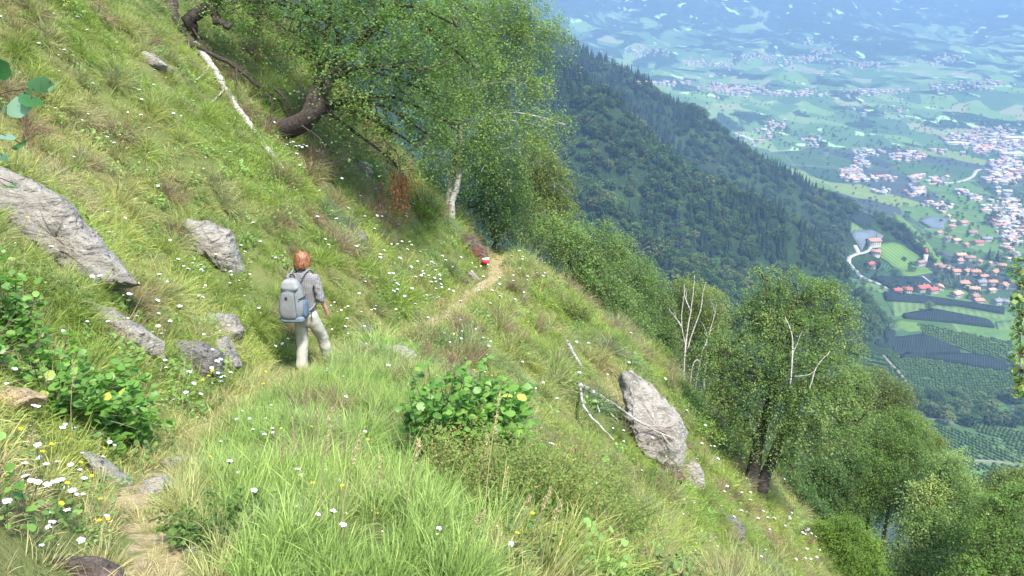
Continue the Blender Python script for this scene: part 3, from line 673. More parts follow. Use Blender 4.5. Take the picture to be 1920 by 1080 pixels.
# tree belt and lone valley trees
rg = rng_(12)
def valley_tree(p, s, label, group, con=False):
    k = int(rg.integers(0, 4)) if con else int(rg.integers(4, 10)); pr = (CONI + BROAD)[k]
    r = empty('conifer_tree' if con else 'broadleaf_tree', p, float(rg.uniform(0, 6)), label, 'tree', group); r.scale = (s * 1.25, s * 1.25, s) if not con else (s, s, s)
    link('trunk', pr[0], r); link('crown', pr[1], r)
for i in range(72):
    px = rg.uniform(1694, 1930); f = (px - 1694) / 230; py = rg.uniform(741 + 4 * f, 776 + 34 * f)
    if px > 1760 and rg.random() < .25: py = rg.uniform(775, 800)
    p = lhit(px, py); valley_tree(p - [0, 0, .5], rg.uniform(9, 15), 'dark leafy tree in the belt of trees crossing the valley orchards', 'trees of the belt across the orchards')
valley_tree(lhit(1741, 585), 15, 'lone round tree beside the small red roofed hut among the orchards', 'lone valley trees')
for q, (px, py, s, c, lb) in enumerate([(1853, 487, 22, True, 'tall dark conifer left of the pair near the village houses'), (1869, 488, 19, True, 'dark conifer in the middle of the village houses'), (1878, 492, 16, False, 'round tree right of the village conifers'),
        (1896, 520, 17, False, 'round dark tree behind the rightmost village houses'), (1884, 517, 15, False, 'round tree left of the rightmost dark village tree'), (1646, 503, 13, False, 'bushy tree right of the farm with the balcony roofs'), (1790, 540, 10, False, 'small tree left of the two storey orange house'), (1642, 449, 10, True, 'small conifer above the farmhouse roof'),
        (1776, 440, 14, False, 'round tree near the houses below the far spur toe'), (1765, 398, 15, False, 'dark tree group member at the upper village edge'), (1852, 420, 20, False, 'large round tree at the left edge of the dense village'), (1862, 412, 18, False, 'large tree behind the left edge of the dense village')]):
    valley_tree(lhit(px, py), s, lb, 'lone valley trees', c)
# houses
def roofm(name, c): return plain(name, c, .85, .18, .5, .1)
ROOFS = [roofm('roof_orange', (.40, .20, .13)), roofm('roof_red', (.36, .10, .08)), roofm('roof_tan', (.48, .29, .19)), roofm('roof_grey', (.2, .2, .22)), roofm('roof_brown', (.28, .17, .13))]
M['window_dark'] = plain('window_dark', (.05, .06, .08), .3, .1, 1)
def house_mesh(L, W, Hh, rk, seed):
    rg = rng_(seed); Wl = Geo(); Rf = Geo(); x, y = L / 2, W / 2; rh = W * .24
    V = np.array([(-x, -y, -4), (x, -y, -4), (x, y, -4), (-x, y, -4), (-x, -y, Hh), (x, -y, Hh), (x, y, Hh), (-x, y, Hh), (-x, 0, Hh + rh), (x, 0, Hh + rh)])
    Wl.add(V, [np.array([[0, 1, 5, 4], [2, 3, 7, 6]]), np.array([[1, 2, 6, 9, 5], [3, 0, 4, 8, 7]])], .5, 0)
    for fl in range(int(Hh // 2.8)):
        for k in range(int(L // 3.2)):
            for sy in (-1, 1):
                v, f = box(-x + 1.9 + k * 3.2, sy * y, 1.6 + fl * 2.8, 1.2, .2, 1.4); Wl.add(v, f, .5, 1)
        for k in range(int(W // 3.4)):
            for sx in (-1, 1):
                v, f = box(sx * x, -y + 2 + k * 3.4, 1.6 + fl * 2.8, .2, 1.2, 1.4); Wl.add(v, f, .5, 1)
    o = 1.1; k = (rh) / y
    for s in (-1, 1):
        a = np.array([(-x - o, 0, Hh + rh + .25), (x + o, 0, Hh + rh + .25), (x + o, s * (y + o), Hh - k * o + .25), (-x - o, s * (y + o), Hh - k * o + .25)])
        b = a - [0, 0, .4]; q = np.array([[0, 1, 2, 3], [7, 6, 5, 4], [0, 3, 7, 4], [1, 5, 6, 2], [3, 2, 6, 7]])
        Rf.add(np.concatenate([a, b]), q if s < 0 else q[:, ::-1])
    Cv, Cf = box(x * .4, y * .3, Hh + rh * .9 + .6, .9, .9, 2.2)
    return Wl.mesh('wall', mats=[M['cream_paint'], M['window_dark']]), Rf.mesh('roof', ROOFS[rk]), mesh('chimney', Cv, Cf, M['cream_paint'])
HS = {}
for rk in range(5):
    for v in range(2): HS[(rk, v)] = house_mesh(13 + 5 * v, 10 + 2 * v, 5.8 + .6 * v, rk, rk * 3 + v)
def house(px, py, rk, v, rz, s, label, group, parts=True):
    p = lhit(px, py); wm, rm, cm = HS[(rk, v)]
    if parts:
        s *= .84; r = empty('house', p, rz, label, 'house', group); r.scale = (s,) * 3; link('wall', wm, r); f = link('roof', rm, r); link('chimney', cm, f)
NEARH = [(1637, 458, 0, 1, .2, 1.25, 'large orange roofed farmhouse above the fork of the white road'), (1642, 477, 0, 0, -.5, 1.15, 'red roofed farm building at the end of the short side road'),
 (1632, 500, 1, 0, .3, 1.1, 'red roofed farm inside the bend of the white road'), (1681, 549, 1, 0, .1, 1.0, 'small red roofed house where the white road reaches the valley floor'),
 (1699, 548, 1, 0, -.2, 1.1, 'second red roofed house along from the end of the white road'), (1729, 546, 1, 1, .35, 1.2, 'largest bright red roof in the row on the valley floor'),
 (1748, 549, 1, 0, .3, 1.15, 'lower red roof touching the largest red roof'), (1761, 543, 2, 0, 1.2, 1.1, 'brown tiled roof right of the two bright red roofs'),
 (1792, 557, 2, 0, .5, 1.25, 'tan roofed house in front, alone between the red row and the lower cluster'), (1805, 537, 0, 0, .2, 1.25, 'tall white house with orange hip roof beside the small tree'),
 (1826, 547, 2, 0, -.4, 1.1, 'tan roof just above the lower cluster'), (1826, 561, 4, 0, .6, 1.1, 'brown roof topmost in the lower cluster'), (1833, 569, 0, 0, .1, 1.1, 'orange roof lowest in the lower cluster'),
 (1839, 534, 3, 0, .1, 1.1, 'dark grey roofed shed left of the flat orange roof'), (1859, 534, 0, 0, .05, 1.1, 'flat orange roof between the grey shed and the bright red house'), (1881, 540, 0, 0, .7, 1.15, 'bright orange pyramid like roof at the right among the orchards'),
 (1858, 548, 2, 0, .2, .9, 'small tan roof below the flat orange roof'), (1870, 570, 3, 0, .3, 1.1, 'grey roofed house left in the lowest pair at the right'), (1886, 571, 3, 0, -.7, 1.1, 'grey roofed house right in the lowest pair at the right'),
 (1757, 502, 4, 1, .2, .9, 'long brown roof right beside the church lane'), (1769, 506, 4, 1, -.1, 1.0, 'long brown roof second from the church'), (1780, 509, 2, 0, .3, 1.0, 'tan roof third from the church'),
 (1791, 514, 0, 0, .2, 1.1, 'orange roof at the near end of the row from the church'), (1811, 514, 0, 0, .5, 1.15, 'left one of the two joined orange roofs below the green field'), (1827, 515, 0, 0, -.1, 1.15, 'right one of the two joined orange roofs below the green field'),
 (1843, 523, 0, 0, .1, 1.0, 'small orange roof standing below the two joined roofs'), (1864, 515, 0, 1, .6, 1.0, 'long orange roof with white walls in front of the dark trees'), (1878, 502, 0, 0, -.6, 1.0, 'orange roof behind the long white walled house'),
 (1800, 483, 2, 1, .1, 1.0, 'tan roof topmost of the group above the green field'), (1798, 493, 0, 0, .4, 1.0, 'orange roof left and lowest of the group above the green field'), (1817, 488, 4, 1, -.2, 1.0, 'brown roof in the middle of the group above the green field'),
 (1835, 495, 0, 0, .9, 1.0, 'orange roof right of the group above the green field'), (1858, 497, 2, 0, .2, .9, 'tan roof just left of the village conifers'), (1792, 455, 2, 0, .2, 1.1, 'tan hipped roof nearest the toe of the wooded spur'),
 (1810, 462, 0, 0, .6, .9, 'small orange house below the tan hipped roof'), (1833, 459, 1, 1, .2, 1.0, 'red roof in the pair across from the spur toe'), (1849, 452, 3, 1, -.1, 1.0, 'grey roof in the pair across from the spur toe'),
 (1775, 451, 4, 1, .7, 1.0, 'brown roof left of the tan hipped roof at the spur toe'), (1822, 440, 4, 1, .2, 1.0, 'long brownish roof below the yellow meadow'), (1760, 440, 0, 1, .5, .9, 'orange roof left above the pale hail net corner'),
 (1805, 422, 0, 1, .4, 1.1, 'large white house with red roof beside the yellow meadow'), (1784, 419, 2, 0, .3, 1.0, 'tan roof left of the large white house'), (1784, 428, 0, 0, -.3, 1.0, 'orange roof below left of the large white house'),
 (1777, 409, 2, 0, .8, 1.0, 'tan roof behind the large white house'), (1741, 586, 1, 0, .2, .45, 'tiny red roofed hut at the lone orchard tree')]
for px, py, rk, v, rz, s, lb in NEARH: house(px, py, rk, v, rz, s, lb, 'houses of the village below the spur')
# church on its knoll
cp = lhit(1733, 497); ch = empty('church', cp, .5, 'small white church with a pointed red spire at the foot of the vineyard', 'church'); M['church_white'] = plain('church_white', (.46, .45, .43), .8, .1, .3)
G = Geo(); V, Fc = box(0, 0, 8, 5, 5, 20); G.add(V, Fc); link('tower', G.mesh('tower', M['church_white']), ch)
V = np.array([(-2.9, -2.9, 18), (2.9, -2.9, 18), (2.9, 2.9, 18), (-2.9, 2.9, 18), (0, 0, 29)]); link('spire', mesh('spire', V, [np.array([[0, 1, 4], [1, 2, 4], [2, 3, 4], [3, 0, 4]]), np.array([[3, 2, 1, 0]])], ROOFS[1]), ch)
w_, r_, c_ = house_mesh(16, 8.5, 7, 4, 9); w_.materials[0] = M['church_white']
for me in (w_, r_): me.transform(Matrix.Translation((-9.5, 0, 0)))
link('nave', w_, ch); link('roof', r_, ch)
# scattered and clustered far houses
def cluster_px():
    rg = rng_(44); out = []
    for gname, cx, cy_, rx, ry, n in [('the dense village at the right edge', 1885, 402, 36, 34, 150), ('the dense village at the right edge', 1900, 440, 22, 22, 45), ('the town across the valley', 1865, 268, 60, 24, 290), ('the town across the valley', 1890, 318, 34, 24, 120), ('the town across the valley', 1790, 262, 30, 8, 26),
            ('the hamlet under the dark hill', 1598, 326, 24, 12, 60), ('the hamlet under the dark hill', 1610, 338, 30, 5, 26), ('the hamlet under the dark hill', 1612, 303, 18, 9, 22), ('the loose row of houses left of the town', 1705, 292, 34, 9, 46), ('the loose row of houses left of the town', 1630, 287, 28, 6, 24), ('the loose row of houses left of the town', 1760, 283, 12, 5, 8),
            ('the scattered farms on the valley floor', 1665, 337, 12, 6, 10), ('the scattered farms on the valley floor', 1715, 334, 12, 5, 12), ('the scattered farms on the valley floor', 1760, 342, 16, 8, 18), ('the scattered farms on the valley floor', 1715, 362, 22, 9, 28), ('the scattered farms on the valley floor', 1745, 384, 14, 6, 10), ('the scattered farms on the valley floor', 1765, 392, 22, 8, 16), ('the scattered farms on the valley floor', 1800, 364, 12, 6, 10), ('the scattered farms on the valley floor', 1860, 340, 16, 8, 14), ('the scattered farms on the valley floor', 1650, 360, 10, 5, 6), ('the scattered farms on the valley floor', 1825, 375, 14, 8, 9), ('the scattered farms on the valley floor', 1890, 340, 20, 8, 12), ('the scattered farms on the valley floor', 1895, 460, 22, 30, 16), ('the scattered farms on the valley floor', 1850, 395, 10, 10, 9),
            ('the long hillside village', 1385, 172, 50, 8, 110), ('the long hillside village', 1480, 176, 60, 5, 60), ('the long hillside village', 1345, 164, 28, 8, 46), ('the long hillside village', 1255, 157, 50, 4, 44), ('the long hillside village', 1640, 172, 60, 5, 70), ('the long hillside village', 1790, 165, 60, 6, 30),
            ('the upper hillside village', 1500, 112, 60, 7, 80), ('the upper hillside village', 1410, 108, 40, 7, 34), ('the upper hillside village', 1360, 122, 34, 8, 36), ('the upper hillside village', 1555, 96, 34, 5, 24), ('the upper hillside village', 1620, 122, 34, 5, 38), ('the upper hillside village', 1305, 118, 24, 7, 22), ('the farms high on the far slope', 1200, 98, 44, 9, 44), ('the farms high on the far slope', 1540, 80, 50, 8, 20), ('the farms high on the far slope', 1760, 110, 60, 12, 40), ('the farms high on the far slope', 1850, 160, 60, 10, 30),
            ('the farms on the dark hill', 1450, 236, 22, 12, 16), ('the farms on the dark hill', 1420, 258, 40, 12, 16), ('the farms on the dark hill', 1520, 268, 30, 10, 14), ('the farms on the dark hill', 1660, 205, 60, 25, 14), ('the farms on the dark hill', 1560, 140, 200, 60, 30)]:
        for _ in range(n):
            a = rg.uniform(0, 6.28); r = math.sqrt(rg.random()) * (1 + .25 * rg.normal())
            out.append((cx + math.cos(a) * r * rx, cy_ + math.sin(a) * r * ry, gname))
    return out
FH = []; rg = rng_(45)
FARR = [roofm('far_roof_%s' % n_, c_) for n_, c_ in (('tan', (.42, .28, .21)), ('white', (.42, .41, .39)), ('rose', (.42, .23, .17)), ('grey', (.3, .3, .31)), ('cream', (.4, .33, .27)))]
for px, py, gname in cluster_px():
    if px > 1935: px = 1935 - rg.uniform(0, 40)
    p = lhit(px, py); FH.append((p[1] * CP - p[2] * SP, p, gname))
FH.sort(key=lambda q: q[0])
HJ = []
for rk in (0, 2, 4, 3, 0):
    for v in range(2):
        w_, r_, c_ = HS[(rk, v)]; G = Geo()
        for me, mi0 in ((w_, 0), (r_, 2)):
            vv = np.empty(len(me.vertices) * 3); me.vertices.foreach_get('co', vv); d = {}
            for p in me.polygons: d.setdefault((len(p.vertices), p.material_index), []).append(list(p.vertices))
            V = vv.reshape(-1, 3); first = True; n0 = G.n
            G.V.append(V); G.n += len(V)
            for (k, mi), fl in d.items():
                f = np.array(fl) + n0; G.F.setdefault(k, []).append(f); G.T.setdefault(k, []).append(np.full(len(f), .5)); G.M.setdefault(k, []).append(np.full(len(f), mi + mi0))
        HJ.append(G.mesh('house', mats=[M['church_white'], M['window_dark'], FARR[len(HJ) % 5]]))
for d, p, gname in FH[:250]:
    k = int(rg.integers(0, 10)); s = rg.uniform(.45, .75)
    o = link('house', HJ[k], None, p); o.rotation_euler = (0, 0, rg.uniform(0, 3.14)); o.scale = (s,) * 3
    tag(o, 'small pale walled house with tiled roof in ' + gname, 'house', 'houses of ' + gname)
P = np.array([q[1] for q in FH[250:]]); n = len(P); sc_ = rg.uniform(.8, 1.5, (n, 1)) * np.ones((1, 3)) * .72
scatter('far_houses', P, sc_, np.c_[np.zeros((n, 2)), rg.uniform(0, 3.14, n)], rg.integers(0, 10, n), HJ, label='countless tiny white houses of the far towns and hillside villages', cat='houses')
# large pale halls in the town
for px, py, s, lb in [(1903, 262, 3.0, 'huge pale roofed hall at the right edge of the town'), (1790, 272, 2.2, 'large white building standing left in the town'), (1896, 292, 2.4, 'pale flat roofed hall below the huge hall of the town')]:
    p = lhit(px, py); r = empty('hall', p, .1, lb, 'hall'); V, Fc = box(0, 0, 3, 24 * s, 12 * s, 10); link('wall', mesh('wall', V, Fc, M['cream_paint']), r)
    V, Fc = box(0, 0, 8.6, 25 * s, 13 * s, 1.2); link('roof', mesh('roof', V, Fc, plain('pale_roof', (.62, .68, .7), .6, .05)), r)
# trees between the town houses
tp = []; rg = rng_(47)
for _ in range(1000):
    px = rg.uniform(1420, 1940); py = rg.uniform(215, 560)
    p = lhit(px, py)
    if p[2] > FLOOR + 4 and p[1] < 2200: continue
    tp.append(p)
for _ in range(1100):
    px = rg.uniform(1150, 1940); py = rg.uniform(150, 300); p = lhit(px, py)
    if p[1] > 2300 and fbm(p[0] / 260, p[1] / 260, 71, 3) > .05: tp.append(p)
tp = np.array(tp); n = len(tp); hs = rg.uniform(5, 9, (n, 1)) * np.array([[1.3, 1.3, 1]])
scatter('valley_trees', tp, hs, np.c_[np.zeros((n, 2)), rg.uniform(0, 6, n)], rg.integers(4, 10, n), FOR, label='countless small dark trees among the far fields and towns', cat='trees')
# ================================================================== NEAR HILLSIDE
# ------------------------------------------------------------------ rocks
ROCKS = []
def dep(p): return p[1] * CP - p[2] * SP
def rock_px(label, poly, t, depth, mat='rock', seed=0, name='boulder', n=170, p=.45, rough=.05, group=None, lean=0.0, back=.28, off=0, base=None, cuts=14, cutlo=.74):
    """boulder whose outline is given as photo points at real distance t; gets true size and thickness"""
    rg = rng_(seed); P = np.array(poly, float); c = P.mean(0)
    if t < 38:
        bq = base if base else (c[0], c[1] * .6 + P[:, 1].max() * .4); t = dep(hit(bq[0], bq[1], H, 1.8, 60)) + depth * .12 - off
    ROCKS.append((P, t)); W3 = np.array([at(q[0], q[1], t) for q in P]); c3 = at(c[0], c[1], t)
    R_ = np.array([1., 0, 0]); U_ = np.array([0, SP, CP]); Fw = np.array([0, CP, -SP])
    a2 = np.stack([(W3 - c3) @ R_, (W3 - c3) @ U_], 1); th = np.arctan2(a2[:, 1], a2[:, 0]); rr = np.hypot(a2[:, 0], a2[:, 1])
    # outline radius by ray casting against the polygon
    ang = np.linspace(-math.pi, math.pi, n, endpoint=False); rad = np.zeros(n)
    for i, a in enumerate(ang):
        d = np.array([math.cos(a), math.sin(a)]); best = 0
        for k in range(len(a2)):
            p0, p1 = a2[k], a2[(k + 1) % len(a2)]; e = p1 - p0; den = d[0] * e[1] - d[1] * e[0]
            if abs(den) < 1e-9: continue
            s = (p0[0] * e[1] - p0[1] * e[0]) / den; v = (p0[0] * d[1] - p0[1] * d[0]) / den
            if s > 0 and -1e-6 <= v <= 1 + 1e-6: best = max(best, s)
        rad[i] = best
    m = 64; ph = np.linspace(-math.pi / 2, math.pi / 2, m); V = []
    for q in ph:
        cr = abs(math.cos(q)) ** p; sn = math.copysign(abs(math.sin(q)) ** .7, math.sin(q))
        d = depth * (sn if sn > 0 else sn * back)     # + = away from the viewer
        V.append(c3 + (rad * cr * np.cos(ang))[:, None] * R_ + (rad * cr * np.sin(ang))[:, None] * U_ + (Fw * d + 0)[None] + (Fw * lean)[None] * (rad * cr * np.sin(ang))[:, None])
    V = np.concatenate(V); size = rad.mean()
    nrm = unit(V - c3)
    for _ in range(cuts):
        g_ = rg.normal(size=3); g_[1] = -abs(g_[1]) * 1.4; g_ = unit(g_); pr = (V - c3) @ g_; lim = pr.max() * rg.uniform(cutlo, .93)
        V = V - np.maximum(0, pr - lim)[:, None] * g_[None] * .96
    strat = np.array([.5, .2, 1.0]); h_ = (V @ strat)
    V = V + nrm * (n3(V, 1.6 / size, seed)[:, None] * rough * 3.0 * size + (np.round(n3(V, 3.5 / size, seed + 5) * 3) / 3)[:, None] * rough * 1.6 * size + n3(V, 9 / size, seed + 9)[:, None] * rough * .9 * size + (np.abs(((h_ * 4 / size) % 1) - .5) - .25)[:, None] * rough * .9 * size)
    i = np.arange(m - 1)[:, None] * n; j = np.arange(n)[None]; j2 = (j + 1) % n
    Q = np.stack([i + j, i + j2, i + n + j2, i + n + j], -1).reshape(-1, 4)
    f1 = np.abs(n3(V * [1, 1, .45], 1.9 / size, seed + 21)); f2 = np.abs(n3(V * [1, 1, .5], 4.6 / size, seed + 31))
    V = V - nrm * (size * (np.clip(.055 - f1, 0, 1) * 2.0 + np.clip(.05 - f2, 0, 1) * .9))[:, None] + nrm * (size * .02 * n3(V, 18 / size, seed + 41))[:, None]
    V -= c3; o = link(name, mesh(name, V, Q, M[mat], False), None, c3)
    return tag(o, label, 'rock', group)
RK = 'rocks lying in the grassy hillside'
rock_px('huge grey slab slanting down at the left edge of the slope', [(-60, 290), (0, 312), (60, 338), (110, 375), (140, 408), (172, 440), (200, 480), (232, 515), (262, 560), (215, 552), (150, 530), (80, 500), (0, 478), (-70, 465)], 8.4, .4, 'rock', 1, p=.6, rough=.06, group=RK)
rock_px('narrow grey rock edge running through the grass below the huge slab', [(142, 556), (200, 578), (262, 618), (305, 646), (306, 684), (262, 662), (200, 618), (150, 588)], 7.7, .2, 'rock', 2, p=.6, group=RK)
rock_px('dark lichen spotted boulder left of the path at the height of the walker', [(330, 640), (380, 646), (408, 662), (412, 690), (398, 720), (350, 725), (322, 690)], 9.0, .3, 'rock_dark', 3, p=.5, group=RK)
rock_px('flat topped grey rock above the dark boulder left of the walker', [(372, 588), (432, 590), (452, 622), (444, 645), (420, 640), (385, 612)], 10.0, .35, 'rock', 4, p=.5, group=RK)
rock_px('pale triangular rock between the dark boulder and the path', [(402, 640), (420, 632), (438, 668), (452, 700), (430, 706), (408, 690)], 9.4, .25, 'rock', 5, p=.5, group=RK)
rock_px('large flat faced grey boulder in the slope up left of the walker', [(308, 402), (380, 412), (425, 430), (438, 470), (456, 522), (420, 520), (395, 478), (350, 486), (325, 440)], 12.2, .6, 'rock', 6, p=.5, rough=.045, group=RK)
rock_px('pale grey stone high on the slope near the top of the white log', [(254, 92), (285, 100), (316, 124), (312, 138), (285, 132), (262, 112)], 17.5, .4, 'rock', 7, p=.5, group=RK)
rock_px('small tan stone at the left picture edge beside the bramble', [(-40, 722), (20, 732), (70, 748), (66, 768), (10, 776), (-40, 766)], 4.6, .2, 'rock_tan', 8, p=.5, group=RK)
rock_px('long low rock edge bordering the path in the foreground', [(150, 846), (190, 868), (230, 900), (262, 930), (240, 932), (200, 908), (158, 872)], 5.0, .12, 'rock', 9, p=.6, group=RK)
rock_px('flat grey stepping stone at the upper end of the foreground rock edge', [(296, 868), (330, 858), (362, 862), (352, 884), (314, 888)], 5.6, .16, 'rock', 10, p=.5, group=RK)
rock_px('pale flat stone on the path beside the tip of the foreground rock edge', [(262, 905), (300, 895), (318, 915), (290, 934), (262, 936)], 5.0, .14, 'rock_pale', 11, p=.5, group=RK)
rock_px('brown grey slab half hidden by grass at the bottom left corner', [(80, 1050), (150, 1050), (215, 1072), (240, 1110), (90, 1110)], 3.4, .1, 'rock_brown', 12, p=.5, group=RK)
rock_px('small pale stone at the bottom of the picture beside the path', [(344, 1030), (368, 1024), (372, 1040), (350, 1048)], 3.9, .06, 'rock_pale', 13, p=.5, group=RK)
rock_px('small dark grey stone in the grass just right of the walker', [(664, 612), (682, 606), (700, 616), (700, 634), (676, 638), (664, 628)], 12.2, .16, 'rock_dark', 14, p=.5, group=RK)
rock_px('whitish flat stone at the path edge behind the bright green grass', [(706, 652), (750, 648), (776, 662), (790, 684), (760, 690), (726, 676)], 10.4, .3, 'rock_pale', 15, p=.55, rough=.08, group=RK)
mk = rock_px('dark brown boulder beside the path with a white and red trail mark', [(866, 438), (886, 440), (912, 466), (918, 486), (908, 500), (892, 492), (878, 474), (864, 452)], 19.2, .5, 'rock_brown', 16, p=.4, rough=.04, group=RK, base=(905, 500), off=.45, cuts=4, cutlo=.85)
mt_ = ROCKS[-1][1] - .165
rock_px('grey flat stone under the boulder with the trail mark', [(876, 508), (890, 512), (903, 528), (896, 534), (880, 522)], 18.3, .2, 'rock', 17, p=.5, group=RK)
rock_px('small reddish brown stone on the bank left of the trail', [(850, 516), (870, 518), (884, 532), (862, 536)], 17.3, .15, 'rock_brown', 25, p=.5, group=RK)
rock_px('dark stone standing in the slope above the trail', [(672, 432), (684, 436), (692, 460), (684, 468), (670, 452)], 16.6, .25, 'rock_dark', 18, p=.5, group=RK)
rock_px('grey stone high in the slope under the overhanging branches', [(668, 298), (690, 306), (704, 330), (692, 338), (672, 318)], 20.5, .3, 'rock', 19, p=.5, group=RK)
rock_px('huge pale grey upright boulder on the steep slope behind the dead branch', [(1159, 708), (1189, 699), (1222, 718), (1251, 748), (1277, 790), (1292, 815), (1292, 863), (1285, 906), (1263, 887), (1236, 865), (1199, 850), (1181, 812), (1174, 758)], 13.2, .6, 'rock', 27, p=.3, rough=.055, group=RK, lean=.25, base=(1250, 880), cuts=14, cutlo=.78)
BT = ROCKS[-1][1]
rock_px('dark wet looking rock wedged under the huge upright boulder', [(1236, 862), (1270, 872), (1286, 900), (1280, 916), (1250, 898), (1232, 880)], 13.4, .35, 'rock_brown', 21, p=.5, group=RK, base=(1262, 900))
rock_px('angular grey rock with black cracks at the foot of the huge boulder', [(1286, 872), (1304, 868), (1322, 888), (1323, 912), (1308, 930), (1290, 916)], 13.3, .25, 'rock', 22, p=.4, rough=.09, group=RK, base=(1305, 915))
rock_px('dark mottled rock alone lower on the slope', [(1358, 966), (1376, 970), (1396, 984), (1400, 1000), (1392, 1024), (1384, 1036), (1372, 1012), (1360, 992)], 13.0, .25, 'rock_dark', 23, p=.45, rough=.08, group=RK)
rock_px('pinkish rock outcrop showing among the birch tops at the right', [(1732, 852), (1748, 848), (1758, 866), (1752, 884), (1736, 880)], 40, 1.0, 'rock_tan', 24, p=.5, group=RK)
# trail mark on its rock: a white bar over a red bar, slightly proud of the stone
for k, (py0, py1, colr, nm) in enumerate([(484, 488.5, (.75, .74, .72), 'white_paint_bar'), (489, 494.5, (.5, .03, .03), 'red_paint_bar')]):
    q = [at(904, py0, mt_), at(917, py0 - 1, mt_), at(917, py1 - 1, mt_), at(904.5, py1, mt_)]
    V = np.array(q + [v + np.array([0, CP, -SP]) * .12 for v in q]) - np.array(mk.location)
    link(nm, mesh(nm, V, np.array([[3, 2, 1, 0], [4, 5, 6, 7], [0, 1, 5, 4], [1, 2, 6, 5], [2, 3, 7, 6], [3, 0, 4, 7]]), plain(nm, colr, .6, .1, 30)), mk)
# ------------------------------------------------------------------ logs and dead branches
def log(label, pts, rad, mat='birch_bark', stubs=(), name='fallen_log', cat='log', seed=0, n=22, sides=10, jit=.15):
    rg = rng_(seed); P = spline(pts, n); P[1:-1] += rg.normal(size=(n - 2, 3)) * rad[0] * jit; r = np.interp(np.linspace(0, 1, n), np.linspace(0, 1, len(rad)), rad) * (1 + .06 * rg.normal(size=n))
    G = Geo(); V, Fs = tube(P, r, sides); G.add(V, Fs)
    c = P.mean(0); o = link(name, G.mesh(name, M[mat], True), None); 
    for q, rr in stubs:
        G2 = Geo(); Q = spline(q, 10); Q[1:-1] += rg.normal(size=(8, 3)) * rr[0] * .4; V, Fs = tube(Q, np.interp(np.linspace(0, 1, 10), np.linspace(0, 1, len(rr)), rr), 6); G2.add(V, Fs); link('branch', G2.mesh('branch', M[mat], True), o)
    return tag(o, label, cat)
A = at
def GL(px, py, o=.12): p = hit(px, py, H, 1.8, 60); return p - unit(p[None])[0] * o
log('long thin white birch log lying down the slope at the top left', [GL(364, 82, .2), GL(400, 128, .25), GL(430, 180, .25), GL(458, 220, .2), GL(480, 250, .14), GL(505, 284, .2), GL(532, 318, .14)], [.08, .075, .07, .06, .055, .05, .04], stubs=[([GL(392, 122, .2), GL(384, 138, .3), GL(368, 150, .2)], [.022, .01]), ([GL(424, 164, .2), GL(412, 176, .3), GL(398, 190, .2)], [.018, .008]), ([GL(505, 286, .2), GL(525, 288, .2), GL(545, 290, .2)], [.016, .008])], seed=1, jit=.15, n=34)
log('grey bare bough running from the dark stump to the leaning trunk', [GL(372, 88, .4), GL(440, 124, .8), GL(480, 158, .8), GL(520, 184, .6), GL(536, 214, .3)], [.05, .045, .04, .04, .025], 'dark_bark', stubs=[([A(442, 126, 16.9), A(446, 160, 16.8), A(462, 186, 16.8), A(458, 200, 16.8)], [.025, .01]), ([A(500, 176, 16.6), A(510, 196, 16.6), A(506, 220, 16.6)], [.025, .01]), ([A(516, 168, 16.5), A(530, 180, 16.5), A(545, 200, 16.6)], [.03, .01])], name='dead_bough', cat='branch', seed=3)
st = log('dark broken stump with grey bark at the top left beside the white log', [A(306, -60, 18), A(322, 20, 17.7), A(340, 62, 17.4), A(366, 90, 17.0)], [.16, .15, .14, .09], 'dark_bark', stubs=[([A(344, 66, 17.4), A(362, 34, 17.3), A(392, 8, 17.2), A(450, -20, 17.0)], [.16, .13, .12]), ([A(300, -50, 17.9), A(318, 10, 17.5), A(333, 50, 17.2), A(342, 80, 17.0)], [.09, .08, .03]), ([A(390, 10, 17.2), A(410, 40, 17), A(426, 52, 16.9), A(438, 40, 16.9)], [.1, .07, .02]), ([A(356, 44, 17.3), A(372, 70, 17.1), A(385, 84, 17)], [.03, .01])], name='broken_stump', cat='stump', seed=4)
log('forked white dead branch lying across the slope in front of the huge boulder', [GL(1084, 720, .8), GL(1115, 738, .85), GL(1142, 752, .8), A(1180, 778, BT - .42), A(1216, 800, BT - .36), A(1262, 822, BT - .34), A(1290, 842, BT - .34)], [.05, .046, .036, .022, .016, .01, .005],
    stubs=[([GL(1088, 726, .7), GL(1094, 762, .7), GL(1122, 794, .7), GL(1150, 826, .7)], [.028, .022, .008]), ([GL(1116, 740, .7), GL(1124, 772, .7)], [.02, .012]), ([GL(1126, 744, .7), GL(1142, 772, .7), GL(1160, 790, .7), GL(1172, 806, .7)], [.018, .008]), ([GL(1140, 752, .7), GL(1158, 754, .7), GL(1176, 758, .7)], [.016, .008]), ([A(1216, 800, BT - .36), A(1236, 798, BT - .36), A(1262, 806, BT - .36), A(1274, 820, BT - .36)], [.012, .004]), ([A(1240, 812, BT - .36), A(1258, 836, BT - .36), A(1284, 848, BT - .36)], [.009, .003])], name='dead_branch', cat='branch', seed=5)
log('short white stick standing out of the grass above the dead branch', [GL(1062, 638, .7), GL(1076, 664, .7), GL(1090, 688, .7)], [.035, .035, .03], stubs=[([GL(1068, 652, .7), GL(1054, 656, .7), GL(1046, 666, .7)], [.014, .006]), ([GL(1076, 664, .7), GL(1062, 690, .7), GL(1080, 700, .7)], [.012, .006])], name='dead_branch', cat='branch', seed=6)
log('pale grey branch on the ground at the edge of the lower birches', [GL(1508, 996, .38), GL(1520, 992, .38), GL(1534, 994, .38)], [.04, .05, .05], name='dead_branch', cat='branch', seed=7)
